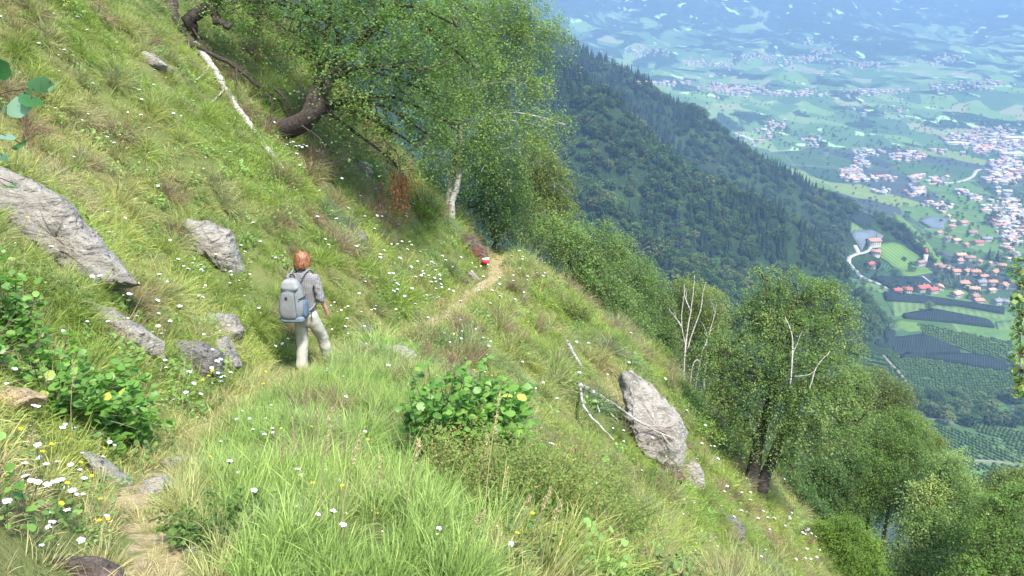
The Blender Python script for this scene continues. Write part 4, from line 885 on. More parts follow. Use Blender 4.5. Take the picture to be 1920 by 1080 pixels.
log('thin grey fallen bough leaning from the low green shrub on the crest', [GL(1190, 662, .7), GL(1208, 648, .38), GL(1232, 640, .38)], [.04, .03, .015], stubs=[([GL(1208, 648, .38), GL(1222, 654, .38), GL(1240, 662, .38)], [.02, .01])], name='dead_branch', cat='branch', seed=8)
# ------------------------------------------------------------------ near trees
def pxblobs(L, seed=0, clamp=None):
    rg = rng_(seed); out = []
    for px, py, t, r in L:
        if clamp: t = min(t, dep(hit(px, py, H, 1.8, 60, 400)) - clamp)
        rr = r * t / F; out.append((at(px, py, t), (rr, rr * .9, rr), rr ** 2))
    return out
# the leaning tree whose crown hangs over the slope
bp = hit(505, 240, H, 1.8, 60)
TL = dep(bp)
wm, cm = tree_meshes(1, [([at(488, 240, TL + .3), at(525, 246, TL - .2), at(562, 236, TL - .5), at(592, 205, TL - .7), at(606, 170, TL - .7), at(650, 120, 17.0), at(720, 20, 17.4), at(800, -60, 17.4)], [.25, .23, .2, .17, .11, .07, .04]),
                         ([at(562, 236, TL - .5), at(585, 180, TL - .4), at(610, 90, 17.8), at(620, -20, 18), at(620, -120, 18)], [.11, .08, .06, .04])],
    pxblobs([(560, -20, 18.4, 75), (480, -30, 18.5, 60), (620, 20, 17.5, 75), (700, 40, 17, 80), (640, 110, 17, 62), (720, 130, 16.5, 80), (800, 60, 17, 85), (800, 170, 16.6, 80), (700, 215, 16.6, 62), (760, 260, 16.6, 50), (640, 195, 16.5, 38), (880, 20, 17.5, 70), (590, 80, 17.6, 40), (760, -60, 17, 90), (840, 230, 17.2, 50), (660, -60, 17.6, 90), (870, 110, 17.4, 60), (420, -18, 18.6, 40), (735, 300, 16.8, 26), (640, 130, 15.8, 55), (720, 60, 15.8, 70), (620, 40, 16.2, 55), (780, 130, 15.8, 60), (560, 40, 17.2, 45), (690, 180, 15.8, 50), (500, 10, 18, 45), (800, 250, 16.2, 48), (840, 40, 16, 70), (700, -20, 16.4, 70), (430, 5, 17, 42), (480, 25, 17, 42), (540, 55, 17, 42), (400, -30, 17, 45), (560, 100, 17, 30), (460, -20, 17, 50), (600, 120, 16.6, 40)], 0, .9),
    .058, 2700, 20, .5, .95, 'birch_leaf', tintb=-.02, limb_r=.05, limb_from=.45)
place_tree('leaning old tree with black crooked trunk and a wide crown hanging over the slope', bp, wm, cm, name='leaning_tree')
# tall birch by the path with two trunks
b0 = at(846, 414, 23.0)
wm, cm = tree_meshes(2, [([at(846, 418, 23), at(852, 370, 23), at(862, 320, 23), at(862, 200, 23.2), at(850, 60, 23.5), at(845, -90, 24)], [.1, .09, .08, .06, .03]), ([at(840, 405, 23.3), at(846, 340, 23.4), at(872, 230, 23.4), at(900, 120, 23.4), at(930, 0, 23.6)], [.1, .08, .06, .03])],
    pxblobs([(860, 20, 23.5, 85), (940, 30, 23.2, 70), (1000, 70, 23, 55), (1040, 60, 22.8, 30), (890, 130, 23, 80), (960, 150, 22.8, 65), (1010, 235, 22.6, 38), (1050, 230, 22.5, 20), (880, 220, 22.8, 75), (940, 250, 22.6, 60), (830, 300, 23.4, 50), (900, 300, 22.8, 45), (800, 340, 24, 30), (975, 10, 23, 60), (820, 160, 23.6, 50), (1020, 160, 23, 25)]),
    .06, 2900, 20, .55, 1.1, 'birch_leaf', 'birch_bark', tintb=.05, limb_r=.035, limb_from=.3)
place_tree('tall birch with a white lower trunk beside the trail, yellowing leaves at its right side', b0, wm, cm)
def blobtree(label, seed, bpx, bpy, t, blobs, leafm, trunks=1, rad=.09, ntw=1100, npl=16, leaf=.06, barkm='dark_bark', tintb=0, name='birch_tree', twl=.6, droop=1.1, cat='tree', lean=0, twr=.005, drop=.0, bare=0):
    base = at(bpx, bpy, t); g = float(H(base[0], base[1])); base = np.array([base[0], base[1], g - .05])
    bl = pxblobs(blobs, seed); top = max((b[0] for b in bl), key=lambda c: c[2]); cen = np.mean([b[0] for b in bl], 0)
    trs = []; rg = rng_(seed)
    for k in range(trunks):
        off = np.array([(k - (trunks - 1) / 2) * .35, rg.normal() * .1, 0]) if trunks > 1 else np.zeros(3)
        tp_ = top + np.array([off[0] * 3.5, rg.normal() * .3, -abs(rg.normal()) * .4 * k]); mid = (base + off + tp_) / 2 * np.array([.6, 1, 1]) + np.array([cen[0], 0, 0]) * .4
        trs.append(([base + off * .5, base * .7 + mid * .3 + off * .6, mid + off, tp_], [rad, rad * .75, rad * .5, rad * .15]))
    wm, cm = tree_meshes(seed, trs, bl, leaf, ntw, npl, twl, droop, leafm, barkm, tintb, rad * .45, twr=twr, bare=bare)
    return place_tree(label, base, wm, cm, name=name, cat=cat)
blobtree('dark bushy tree standing right behind the white birch trunk on the trail', 3, 930, 430, 26, [(905, 350, 26, 50), (950, 330, 26, 50), (880, 390, 25.5, 35), (930, 395, 25, 50), (975, 385, 25.5, 40), (950, 425, 24.6, 30), (900, 300, 27, 45), (835, 370, 26, 30)], 'birch_leaf', rad=.1, ntw=1200, npl=16, leaf=.065, tintb=.0, name='broadleaf_tree')
blobtree('yellowing birch behind the dark bushy tree near the trail bend', 4, 1020, 440, 30, [(1010, 300, 30, 40), (1035, 340, 30, 42), (985, 340, 30.5, 36), (1020, 395, 30, 45), (1050, 390, 30, 32), (1005, 270, 30.5, 25)], 'olive_leaf', rad=.08, ntw=1300, npl=16, leaf=.065, barkm='birch_bark', tintb=.08)
blobtree('grey green birch with drooping twigs leftmost below the trail crest', 5, 1090, 600, 27, [(1080, 470, 26, 48), (1120, 450, 26.5, 42), (1050, 450, 26, 36), (1120, 520, 26, 50), (1150, 480, 27, 38), (1090, 530, 25.6, 40), (1030, 420, 26.5, 30), (1000, 440, 26, 24), (1150, 560, 26, 40), (1075, 425, 27, 30)], 'birch_leaf', rad=.09, ntw=1700, npl=18, leaf=.06, tintb=.16)
blobtree('full green birch in the middle of the row below the crest', 6, 1170, 690, 28, [(1180, 500, 29, 38), (1200, 540, 29, 38), (1150, 610, 27.5, 38), (1170, 580, 28, 42), (1190, 620, 28, 38), (1165, 460, 29.5, 28), (1205, 590, 29, 30), (1140, 650, 27, 28), (1175, 655, 28, 26)], 'birch_leaf', rad=.09, ntw=1500, npl=18, leaf=.06, tintb=.1)
blobtree('slim dark birch squeezed left of the white stemmed birch', 7, 1225, 720, 32, [(1222, 530, 32, 26), (1232, 570, 32, 28), (1240, 620, 32, 30), (1222, 650, 32, 28), (1215, 500, 32.5, 14), (1250, 660, 32, 25)], 'birch_leaf', rad=.08, ntw=1000, npl=16, leaf=.065, tintb=-.08)
# white many-stemmed birch
gb = at(1290, 715, 33); gb[2] = float(H(gb[0], gb[1]))
q = lambda x, y, t=33: at(x, y, t)
wm, cm = tree_meshes(8, [([gb, q(1283, 690), q(1286, 640), q(1294, 590), q(1300, 545), q(1302, 515)], [.042, .036, .028, .018, .008]), ([q(1288, 655), q(1300, 620), q(1312, 585), q(1318, 550), q(1324, 528)], [.03, .026, .02, .008]),
                          ([q(1286, 650), q(1278, 610), q(1280, 570), q(1286, 540)], [.026, .02, .008]), ([q(1278, 612), q(1262, 590), q(1250, 576)], [.04, .015]), ([gb, q(1310, 690), q(1325, 640), q(1340, 590), q(1344, 570)], [.026, .02, .014, .006]), ([q(1325, 640), q(1322, 700), q(1320, 730)], [.03, .032, .036]), ([q(1296, 585), q(1284, 556), q(1283, 532)], [.035, .01]), ([gb, q(1296, 700, 32.5), q(1312, 676, 32.3)], [.035, .03, .025])],
    pxblobs([(1290, 545, 34, 38), (1258, 580, 34.4, 36), (1330, 565, 34.4, 36), (1245, 625, 34.6, 36), (1345, 610, 34.4, 32), (1300, 600, 35, 42), (1235, 670, 34.6, 32), (1340, 660, 34.8, 34), (1300, 660, 35.2, 40), (1270, 700, 35, 30)]),
    .065, 2600, 18, .6, 1.2, 'olive_leaf', 'birch_bark', tintb=.12, limb_r=.012, twr=.004)
for v in wm.materials: pass
place_tree('thin crowned birch with several bright white bare stems', gb, wm, cm)
blobtree('low round olive green shrub on the crest in front of the birches', 9, 1230, 712, 26, [(1232, 670, 26, 26), (1215, 685, 26, 20), (1250, 690, 26, 18)], 'olive_leaf', rad=.04, ntw=700, npl=16, leaf=.05, name='shrub', cat='shrub', twl=.3, droop=.5)
blobtree('low leafy undergrowth at the foot of the bare stemmed birch', 90, 1330, 780, 26, [(1300, 750, 27, 22), (1330, 765, 27, 26), (1355, 785, 26.5, 26), (1380, 805, 26, 26), (1320, 790, 26, 20), (1400, 835, 26, 24), (1345, 740, 28, 24)], 'olive_leaf', rad=.04, ntw=1500, npl=18, leaf=.055, name='bush', cat='bush', twl=.35, droop=.5)
blobtree('dark leafy thicket between the broad birch trunks and the slope edge', 91, 1450, 930, 25, [(1440, 880, 25, 26), (1470, 910, 25, 28), (1500, 940, 25, 28), (1530, 965, 24.5, 28), (1460, 860, 26, 28)], 'birch_leaf', rad=.04, ntw=1300, npl=18, leaf=.055, name='bush', cat='bush', twl=.4, droop=.6, tintb=-.15)
# the big birch on the slope with two dark trunks
g2 = hit(1412, 922, H, 1.8, 60); TB = dep(g2); q = lambda x, y, t=28: at(x, y, TB + (t - 28) * .7)
dz2 = g2 - at(1412, 926, 28)
wm, cm = tree_meshes(10, [([g2, q(1408, 900), q(1418, 850), q(1432, 800), q(1450, 740), q(1470, 680), q(1488, 600), q(1480, 560)], [.19, .16, .14, .12, .09, .05, .02]), ([g2 + [.2, 0, 0], q(1434, 890), q(1452, 840), q(1490, 760), q(1530, 700), q(1560, 640)], [.16, .13, .1, .07, .03]), ([q(1470, 680), q(1460, 620), q(1440, 570)], [.07, .03])],
    pxblobs([(a_, b_, TB + (c_ - 28) * .7, d_) for a_, b_, c_, d_ in [(1440, 560, 28.5, 42), (1490, 545, 28.3, 45), (1540, 560, 28, 42), (1400, 600, 28.5, 38), (1460, 610, 28, 50), (1520, 620, 27.6, 50), (1570, 610, 28, 36), (1360, 650, 28.3, 32), (1420, 670, 27.6, 48), (1490, 690, 27, 52), (1550, 690, 27.3, 48), (1440, 740, 27.2, 50), (1510, 760, 26.8, 52), (1570, 750, 27.4, 42), (1390, 790, 27.6, 28), (1380, 710, 28, 34), (1480, 810, 27.2, 42), (1540, 820, 27.3, 42), (1430, 520, 28.8, 22), (1565, 540, 28.4, 24), (1600, 660, 28, 22), (1345, 700, 28, 34), (1335, 655, 28.4, 28), (1362, 755, 28, 28), (1605, 720, 27.8, 34), (1600, 790, 27.6, 32), (1400, 825, 27.6, 20), (1590, 580, 28, 20), (1480, 870, 27.4, 22)]]),
    .045, 3600, 20, .42, 1.0, 'birch_leaf', 'dark_bark', tintb=-.02, limb_r=.06, limb_from=.3, twr=.005)
place_tree('broad birch on the open slope with a pair of dark trunks', g2, wm, cm)
# white bare twigs standing in its crown
log('white bare branch showing inside the crown of the broad birch', [q(1482, 720, 25.6), q(1486, 660, 25.7), q(1484, 625, 25.8), q(1472, 594, 25.9)], [.018, .016, .013, .006], stubs=[([q(1486, 665, 25.7), q(1496, 640, 25.7), q(1504, 620, 25.7)], [.01, .004]), ([q(1518, 730, 25.4), q(1530, 690, 25.4), q(1556, 658, 25.5)], [.014, .008]), ([q(1490, 705, 25.4), q(1512, 704, 25.4), q(1530, 694, 25.4)], [.01, .006])], name='bare_branch', cat='branch', seed=21)
blobtree('weeping olive birch right behind the broad birch', 11, 1640, 900, 36, [(1600, 710, 35, 30), (1640, 720, 35, 36), (1680, 740, 35, 30), (1650, 770, 35, 40), (1610, 780, 35, 38), (1690, 780, 35, 26), (1640, 830, 34, 45), (1600, 850, 33, 40)], 'olive_leaf', rad=.12, ntw=1800, npl=18, leaf=.08, tintb=-.05, twl=.9, droop=1.5, twr=.006)
blobtree('yellow green birch with slender dark trunks at the bottom of the slope', 12, 1648, 1050, 29, [(1650, 810, 29, 36), (1690, 790, 29.5, 30), (1700, 850, 28.6, 42), (1640, 880, 28.4, 42), (1680, 910, 28, 40), (1610, 900, 28.4, 36), (1600, 950, 28, 30), (1720, 810, 30, 26), (1660, 940, 27.8, 30)], 'bright_leaf', trunks=2, rad=.12, ntw=1700, npl=18, leaf=.06, tintb=-.02)
blobtree('small weeping birch top rising above the others near the orchards', 13, 1700, 980, 34, [(1720, 800, 34, 24), (1745, 830, 34, 24), (1700, 830, 34, 24), (1735, 865, 33.6, 30)], 'olive_leaf', rad=.08, ntw=900, npl=16, leaf=.075, tintb=.05, twl=.7, droop=1.4)
blobtree('rounded green birch in the lower right group', 14, 1780, 1100, 26, [(1770, 880, 26.4, 42), (1740, 930, 26, 42), (1800, 930, 26, 46), (1760, 980, 25.6, 48), (1820, 990, 25.6, 42), (1720, 990, 25.6, 36), (1780, 1040, 25.2, 50), (1740, 1060, 25, 40), (1700, 1060, 25.5, 34), (1790, 870, 27, 28)], 'birch_leaf', rad=.12, ntw=2300, npl=18, leaf=.06, tintb=.12)
blobtree('light leafed birch at the lower right corner of the picture', 15, 1890, 1200, 22, [(1860, 960, 22.4, 36), (1900, 940, 22.6, 40), (1850, 1010, 22, 42), (1910, 1010, 22, 46), (1880, 1070, 21.6, 55), (1830, 1080, 21.6, 42), (1940, 1060, 21.6, 50), (1940, 930, 22.8, 36)], 'bright_leaf', rad=.1, ntw=2200, npl=18, leaf=.055, tintb=.1)
blobtree('grey green birch top behind the corner birch', 16, 1880, 1080, 33, [(1850, 930, 33, 30), (1890, 905, 33, 34), (1930, 900, 33, 30), (1870, 960, 32.6, 34), (1820, 920, 34, 24)], 'olive_leaf', rad=.1, ntw=1200, npl=16, leaf=.075, tintb=-.05)
blobtree('dark undergrowth bush in the shade below the broad birch', 17, 1560, 960, 27, [(1540, 890, 27, 30), (1570, 910, 27, 34), (1590, 880, 27.6, 26), (1500, 920, 26.6, 26), (1545, 940, 26.4, 30), (1470, 900, 27, 22)], 'dark_leaf', rad=.05, ntw=1300, npl=16, leaf=.07, name='bush', cat='bush', twl=.4, droop=.6)
blobtree('yellow green juniper bush at the foot of the slender birches', 18, 1590, 1075, 21, [(1555, 1020, 21, 30), (1590, 1000, 21, 32), (1620, 1030, 21, 34), (1580, 1050, 20.6, 38), (1540, 1000, 21.2, 22), (1630, 1070, 20.6, 30)], 'juniper', rad=.04, ntw=2200, npl=20, leaf=.035, name='juniper_bush', cat='bush', twl=.3, droop=.1)
# further birches down the hidden slope, filling behind the ones above
rg = rng_(70)
for i in range(26):
    x = rg.uniform(8, 60); y = rg.uniform(28, 75); z = float(H(x, y)); px, py, d = proj(x, y, z + 6)
    if not (960 < px < 2000): continue
PR = []
for s in range(3):
    wmx, cmx = tree_meshes(200 + s, [([(0, 0, -.3), (.15, .1, 2.5), (.1, 0, 5), (.2, 0, 8)], [.14, .1, .06, .02])], auto_blobs(200 + s, (0, 0, 0), (.2, 0, 8.3), 2.4, 15, .25), .085, 900, 14, .7, 1.1, 'birch_leaf', 'dark_bark', tintb=.03 * s, limb_r=.04, twr=.007)
    PR.append((wmx, cmx))
cnt = 0
for i in range(1500):
    x = rg.uniform(2, 75); y = rg.uniform(27, 110); z = float(H(x, y)); px, py, d = proj(x, y, z + 6.5)
    ledge = np.interp(px, [1000, 1100, 1200, 1300, 1400, 1500, 1600, 1700, 1800, 1920], [440, 560, 640, 690, 700, 740, 800, 850, 900, 940])
    if 1000 < px < 1960 and ledge - 10 < py < 1250 and cnt < 95:
        cnt += 1; a, b = PR[i % 3]; r = empty('birch_tree', (x, y, z), float(rg.uniform(0, 6)), 'birch of the wood that fills the steep hollow beyond the crest', 'tree', 'birches filling the hollow beyond the crest')
        s = rg.uniform(.75, 1.1); r.scale = (s, s, s); link('trunk', a, r); link('crown', b, r)
# undergrowth beneath the crest trees
# ------------------------------------------------------------------ near bushes and leafy plants
def leafy(label, name, base, stems, nleaf, leaf, leafm, seed, cat='bush', spread=.4, height=.6, lean=(0, 0), sh=8, up=.9, stemr=.006, tintb=0, group=None, jit=1.0):
    rg = rng_(seed); S_ = Geo(); L_ = Geo(); base = np.array(base, float)
    for k in range(stems):
        a = rg.uniform(0, 6.28); r = spread * math.sqrt(rg.random()); hgt = height * rg.uniform(.55, 1.1)
        p0 = np.array([math.cos(a) * r * .3, math.sin(a) * r * .3, -.05]); p2 = np.array([math.cos(a) * r + lean[0] * hgt, math.sin(a) * r + lean[1] * hgt, hgt]); p2[2] += float(H(base[0] + p2[0], base[1] + p2[1]) - H(base[0], base[1])) * .6
        p1 = (p0 + p2) / 2 + rg.normal(size=3) * .05 * height; P = spline([p0, p1, p2], 9); V, Fs = tube(P, np.linspace(stemr, stemr * .35, 9), 4); S_.add(V, Fs)
        n = nleaf // stems; s = rg.uniform(.2, 1.02, n) ** .8; ii = np.clip(s * 8, 0, 7.999); k0 = ii.astype(int); f = (ii - k0)[:, None]
        C = P[k0] * (1 - f) + P[np.minimum(k0 + 1, 8)] * f + rg.normal(size=(n, 3)) * leaf * .9 * jit
        leaves(L_, C, leaf, rg, .45 + tintb + rg.normal() * .1 + rg.normal(size=n) * .15 + (rg.random(n) < .05) * .35, up, .85 if sh == 8 else .5, .3, sh)
    r = empty(name, base, 0, label, cat, group); link('stems', S_.mesh('stems', M['twig'], True), r); link('leaves', L_.mesh('leaves', M[leafm]), r); return r
def leafy_px(label, name, px, py, t, **k):
    p = at(px, py, t); p[2] = float(H(p[0], p[1])); return leafy(label, name, p, **k)
leafy_px('light green hazel bush with round leaves beside the bright grass', 'hazel_bush', 850, 800, 6.5, stems=80, nleaf=1700, leaf=.052, leafm='hazel_leaf', seed=30, spread=.5, height=.85, lean=(.1, 0), tintb=.1)
leafy_px('tall upright hazel shoots at the right side of the hazel bush', 'hazel_bush', 905, 780, 6.7, stems=26, nleaf=560, leaf=.062, leafm='hazel_leaf', seed=31, spread=.35, height=.75, lean=(.2, .1), tintb=.1)
leafy_px('trailing hazel twigs with pale round leaves right of the hazel bush', 'hazel_bush', 1010, 830, 6.6, stems=22, nleaf=300, leaf=.06, leafm='hazel_leaf', seed=32, spread=.5, height=.38, lean=(.5, .1), tintb=.12)
leafy_px('low bramble with pale leaves crossing the slope below the dead branch', 'bramble', 1080, 870, 6.9, stems=18, nleaf=210, leaf=.05, leafm='hazel_leaf', seed=33, spread=.45, height=.2, lean=(.6, 0), tintb=.15)
leafy_px('dark green bramble tangle left of the path under the slanting rocks', 'bramble', 110, 790, 5.4, stems=48, nleaf=1100, leaf=.05, leafm='hazel_leaf', seed=34, spread=.5, height=.42, lean=(.25, 0), tintb=-.12)
leafy_px('bramble shoots reaching down beside the foreground rock edge', 'bramble', 200, 800, 5.5, stems=26, nleaf=420, leaf=.048, leafm='hazel_leaf', seed=35, spread=.35, height=.35, lean=(.2, -.1), tintb=-.1)
leafy_px('leafy bramble at the left picture edge above the tan stone', 'bramble', 20, 720, 5.6, stems=28, nleaf=480, leaf=.05, leafm='hazel_leaf', seed=36, spread=.3, height=.55, tintb=-.05)
leafy_px('bright green young shrub at the foot of the hillside below the birch trunk', 'shrub', 800, 450, 20.0, stems=40, nleaf=1900, leaf=.055, leafm='bright_leaf', seed=37, cat='shrub', spread=.55, height=.9, sh=4, jit=1.4)
leafy_px('reddish green heath bush at the bottom centre of the picture', 'heath_bush', 960, 1040, 4.6, stems=200, nleaf=22000, leaf=.017, leafm='heath_leaf', seed=38, spread=.6, height=.5, lean=(.1, 0), sh=4, stemr=.0025, jit=2.0)
leafy_px('heath bush right behind the one at the bottom centre', 'heath_bush', 1060, 940, 5.6, stems=200, nleaf=20000, leaf=.02, leafm='heath_leaf', seed=39, spread=.65, height=.45, lean=(.2, 0), sh=4, stemr=.0025, jit=2.2, tintb=.05)
leafy_px('small dark green clover patch in the foreground grass', 'clover_patch', 440, 1050, 3.6, stems=70, nleaf=1500, leaf=.018, leafm='dark_leaf', seed=40, cat='plant', spread=.3, height=.13, sh=8, stemr=.0015, tintb=.15)
leafy_px('small juniper bush under the grey bough at the top', 'juniper_bush', 500, 190, 17.6, stems=50, nleaf=2200, leaf=.035, leafm='bright_leaf', seed=41, spread=.35, height=.55, sh=4, jit=1.8, tintb=-.15)
leafy_px('green fern like plant beside the big upright boulder', 'bush', 1215, 850, 12.6, stems=26, nleaf=800, leaf=.035, leafm='dark_leaf', seed=42, spread=.25, height=.3, sh=4, tintb=.1)
leafy_px('broom like green bush on the crest left of the birch trees', 'bush', 1075, 600, 19.5, stems=60, nleaf=3000, leaf=.04, leafm='olive_leaf', seed=43, spread=.6, height=.55, sh=4, tintb=-.1, jit=1.8)
leafy_px('tall fresh green growth right above the upright boulder', 'bush', 1310, 775, 19.0, stems=60, nleaf=2600, leaf=.05, leafm='bright_leaf', seed=44, spread=.8, height=.5, sh=4, tintb=.1, jit=1.5)
# red autumn creeper hanging from the leaning tree
rg = rng_(50); S_ = Geo(); L_ = Geo(); c0 = at(748, 330, 16.7)
n = 60; P0 = c0 + rg.normal(size=(n, 3)) * [.16, .15, .12]; D = unit(rg.normal(size=(n, 3)) * .4 + [0, 0, -1]); Ln = rg.uniform(.3, .95, n)
twigs(S_, P0, D, Ln, .3 * np.ones(n), .005)
for k in range(17):
    s = rg.uniform(0, 1.05, n); leaves(L_, twig_pts(P0, D, Ln, .3 * np.ones(n), s) + rg.normal(size=(n, 3)) * .022, .04, rg, .5 + rg.normal(size=n) * .25, .2, .5, 1.5)
r = empty('creeper', c0, 0, 'orange red withered creeper hanging under the leaning tree', 'creeper')
for me, nm in ((S_.mesh('shoots', M['twig']), 'shoots'), (L_.mesh('leaves', M['red_leaf']), 'leaves')):
    me.transform(Matrix.Translation(-Vector(c0))); link(nm, me, r)
# bare hanging twigs under the leaning tree
for k, (pts, lb) in enumerate([([(565, 235), (600, 262), (620, 300), (640, 330)], 'bare drooping twig in front of the black leaning trunk'), ([(600, 215), (650, 262), (690, 270), (720, 280)], 'bare twig reaching right from the leaning trunk'), ([(720, 260), (745, 290), (750, 320)], 'dark twig holding the red creeper')]):
    log(lb, [at(a, b, 16.3) for a, b in pts], [.02, .015, .01, .005], 'dark_bark', stubs=[([at(pts[1][0], pts[1][1], 16.3), at(pts[1][0] + 6, pts[1][1] + 35, 16.2), at(pts[1][0] - 4, pts[1][1] + 60, 16.2)], [.01, .004]), ([at(pts[2][0], pts[2][1], 16.3), at(pts[2][0] + 25, pts[2][1] - 2, 16.2), at(pts[2][0] + 45, pts[2][1] + 12, 16.2)], [.01, .003])], name='bare_branch', cat='branch', seed=60 + k, n=14, sides=6, jit=.5)
# leafy sprays close to the camera at both picture edges
def spray(label, name, pts, t, leafpx, leaf, leafm, seed, twigr=.003, cat='branch', up=.3, extra=0, sh=8, root=None):
    rg = rng_(seed); S_ = Geo(); L_ = Geo(); P = spline([at(a, b, t) for a, b in pts] if root is None else [root] + [at(a, b, t) for a, b in pts], 16); V, Fs = tube(P, np.linspace(twigr, twigr * .5, 16), 5); S_.add(V, Fs)
    C = np.array([at(a, b, t + rg.normal() * .04) for a, b in leafpx])
    for c in C:
        k = np.argmin(np.linalg.norm(P - c, axis=1)); V, Fs = tube([P[k], (P[k] + c) / 2 + [0, 0, .01], c], twigr * .4, 4); S_.add(V, Fs)
    leaves(L_, C, leaf, rg, rg.uniform(.2, 1, len(C)), up, .85, .4, sh)
    c = P[0]; r = empty(name, c, 0, label, cat)
    for me, nm in ((S_.mesh('twig', M['twig'], True), 'twig'), (L_.mesh('leaves', M[leafm]), 'leaves')):
        me.transform(Matrix.Translation(-Vector(c))); link(nm, me, r)
gl = on(-1.75, 2.0)
spray('aspen twig with three large leaves poking in at the upper left', 'aspen_branch', [(-60, 240), (0, 178), (40, 168), (90, 160)], 2.2, [(48, 176), (76, 158), (102, 158), (34, 200), (58, 186)], .05, 'aspen_leaf', 80, root=gl + [0, 0, .2])
spray('aspen shoot at the left edge with leaves above the big slab', 'aspen_branch', [(-60, 420), (-20, 330), (-10, 250), (-8, 130)], 2.2, [(-2, 128), (6, 200), (12, 255), (38, 268), (4, 292), (14, 350), (-2, 345), (28, 345), (-6, 400)], .045, 'aspen_leaf', 81, root=gl)
spray('birch twig hanging in at the right picture edge', 'birch_branch', [(2040, 460), (1960, 470), (1925, 500), (1915, 600), (1912, 720)], 7.0, [(1917 + 20 * math.sin(k * 2.3) * (.4 + .6 * abs(math.sin(k * .045 + .4))) + 7 * math.cos(k * 5.1), 482 + k * .88) for k in range(300)], .05, 'birch_leaf', 82, .006, up=.2, sh=4)
for k, (px, py) in enumerate([(60, 960), (30, 1000), (110, 1040)]): pass
leafy_px('leafy sapling shoots in the bottom left corner', 'sapling', 30, 1070, 3.0, stems=6, nleaf=34, leaf=.035, leafm='hazel_leaf', seed=84, cat='plant', spread=.15, height=.3, stemr=.003)
# ------------------------------------------------------------------ grass
def tuft(seed, nb, L, wd, spread, stiff=.5, seedheads=0):
    rg = rng_(seed); G = Geo(); seg = 4; s = np.linspace(0, 1, seg + 1)
    a = rg.uniform(0, 6.28, nb); r = spread * np.sqrt(rg.random(nb)); base = np.stack([np.cos(a) * r, np.sin(a) * r, 0 * a - .02], 1)
    out = rg.uniform(.1, 1.0, nb); a2 = a + rg.normal(size=nb) * .7; d = np.stack([np.cos(a2) * out, np.sin(a2) * out, np.ones(nb) * stiff * 2], 1); d = unit(d)
    Ln = L * rg.uniform(.45, 1.15, nb); dr = rg.uniform(.3, .9, nb)
    P = base[:, None] + d[:, None] * (Ln[:, None] * s)[..., None]; P[..., 2] -= (dr * Ln)[:, None] * s ** 2.2 * .75
    side = unit(np.cross(d, rg.normal(size=(nb, 3)))); w_ = wd * rg.uniform(.6, 1.3, nb)[:, None] * np.array([.8, 1, .85, .55, .06])[None]
    Lp = P - side[:, None] * w_[..., None] * .5; Rp = P + side[:, None] * w_[..., None] * .5
    V = np.stack([Lp, Rp], 2).reshape(-1, 3); b = np.arange(nb)[:, None] * (seg + 1) * 2; k = np.arange(seg)[None] * 2
    Q = np.stack([b + k, b + k + 1, b + k + 3, b + k + 2], -1).reshape(-1, 4)
    bt = rg.uniform(.15, .8, nb) ; bt[rg.random(nb) < .07] = .97
    G.add(V, Q, np.repeat(bt, seg))
    return G.mesh('tuft', M['grass'])
TUF = [tuft(300 + k, 46, .27, .0048, .07, .5) for k in range(6)] + [tuft(310 + k, 90, .37, .0044, .07, .75) for k in range(4)] + [tuft(320 + k, 60, .16, .006, .12, .35) for k in range(4)] + [tuft(330 + k, 240, .55, .0055, .11, .36) for k in range(4)]
def weed(seed, n_, L, h_, asp):
    rg = rng_(seed); G = Geo(); P = np.stack([rg.normal(size=n_) * .07, rg.normal(size=n_) * .07, rg.uniform(.02, h_, n_)], 1); leaves(G, P, L, rg, rg.uniform(.2, .8, n_), .8, asp, .2, 8)
    return G.mesh('weed', M['grass'])
TUF += [weed(340, 26, .035, .16, .6), weed(341, 18, .05, .12, .5), weed(342, 50, .02, .2, .7), weed(343, 30, .03, .22, .45)]
rg = rng_(90)
def grass_pts():
    out = []
    for x0, x1, y0, y1, den in ((-7, 7, 1.0, 9, 130), (-12, 10, 9, 16, 85), (-17, 17, 16, 26, 48), (-25, 28, 26, 42, 10)):
        n = int((x1 - x0) * (y1 - y0) * den); out.append(np.stack([rg.uniform(x0, x1, n), rg.uniform(y0, y1, n)], 1))
    P = np.concatenate(out); z = H(P[:, 0], P[:, 1]); px, py, d = proj(P[:, 0], P[:, 1], z)
    k = (px > -260) & (px < 2150) & (py > -220) & (py < 1330) & (d > 1)
    return P[k, 0], P[k, 1], z[k], px[k], py[k], d[k]
gx, gy, gz, gpx, gpy, gd = grass_pts()
xp = np.interp(gy, XP[:, 0], XP[:, 1]); pw = path_w(gy); dist = np.abs(gx - xp)
bare = (vn(gx * 1.7, gy * 1.7, 92) * .5 + .5)
keep = (dist > pw * (-.1 + 1.2 * bare)) | ((rg.random(len(gx)) < .45))
# bare patches of soil scattered in the bank
keep &= ~((fbm(gx / .9, gy / .9, 93, 3) > .62) & (rg.random(len(gx)) < .8))
gx, gy, gz, gpx, gpy, gd, dist, pw = [a[keep] for a in (gx, gy, gz, gpx, gpy, gd, dist, pw)]
n = len(gx)
base_g = np.array([.21, .295, .06]); bright = np.array([.24, .36, .10]); straw = np.array([.42, .38, .19]); rust = np.array([.26, .21, .11]); blue = np.array([.17, .25, .13]); yel = np.array([.33, .385, .10])
c = np.tile(base_g, (n, 1))
def mixin(c, col, w): w = np.clip(w, 0, 1)[:, None]; return c * (1 - w) + col * w
c = mixin(c, yel, fbm(gx / 3.0, gy / 3.0, 94, 4) * 1.1 + .25)
c = mixin(c, straw, (fbm(gx / 1.1, gy / 1.1, 95, 4) - .2) * 1.3)
c = mixin(c, rust, (fbm(gx / .7, gy / .7, 96, 3) - .4) * 2.6)
c = mixin(c, blue, (fbm(gx / 1.6, gy / 1.6, 97, 3) - .3) * 1.6)
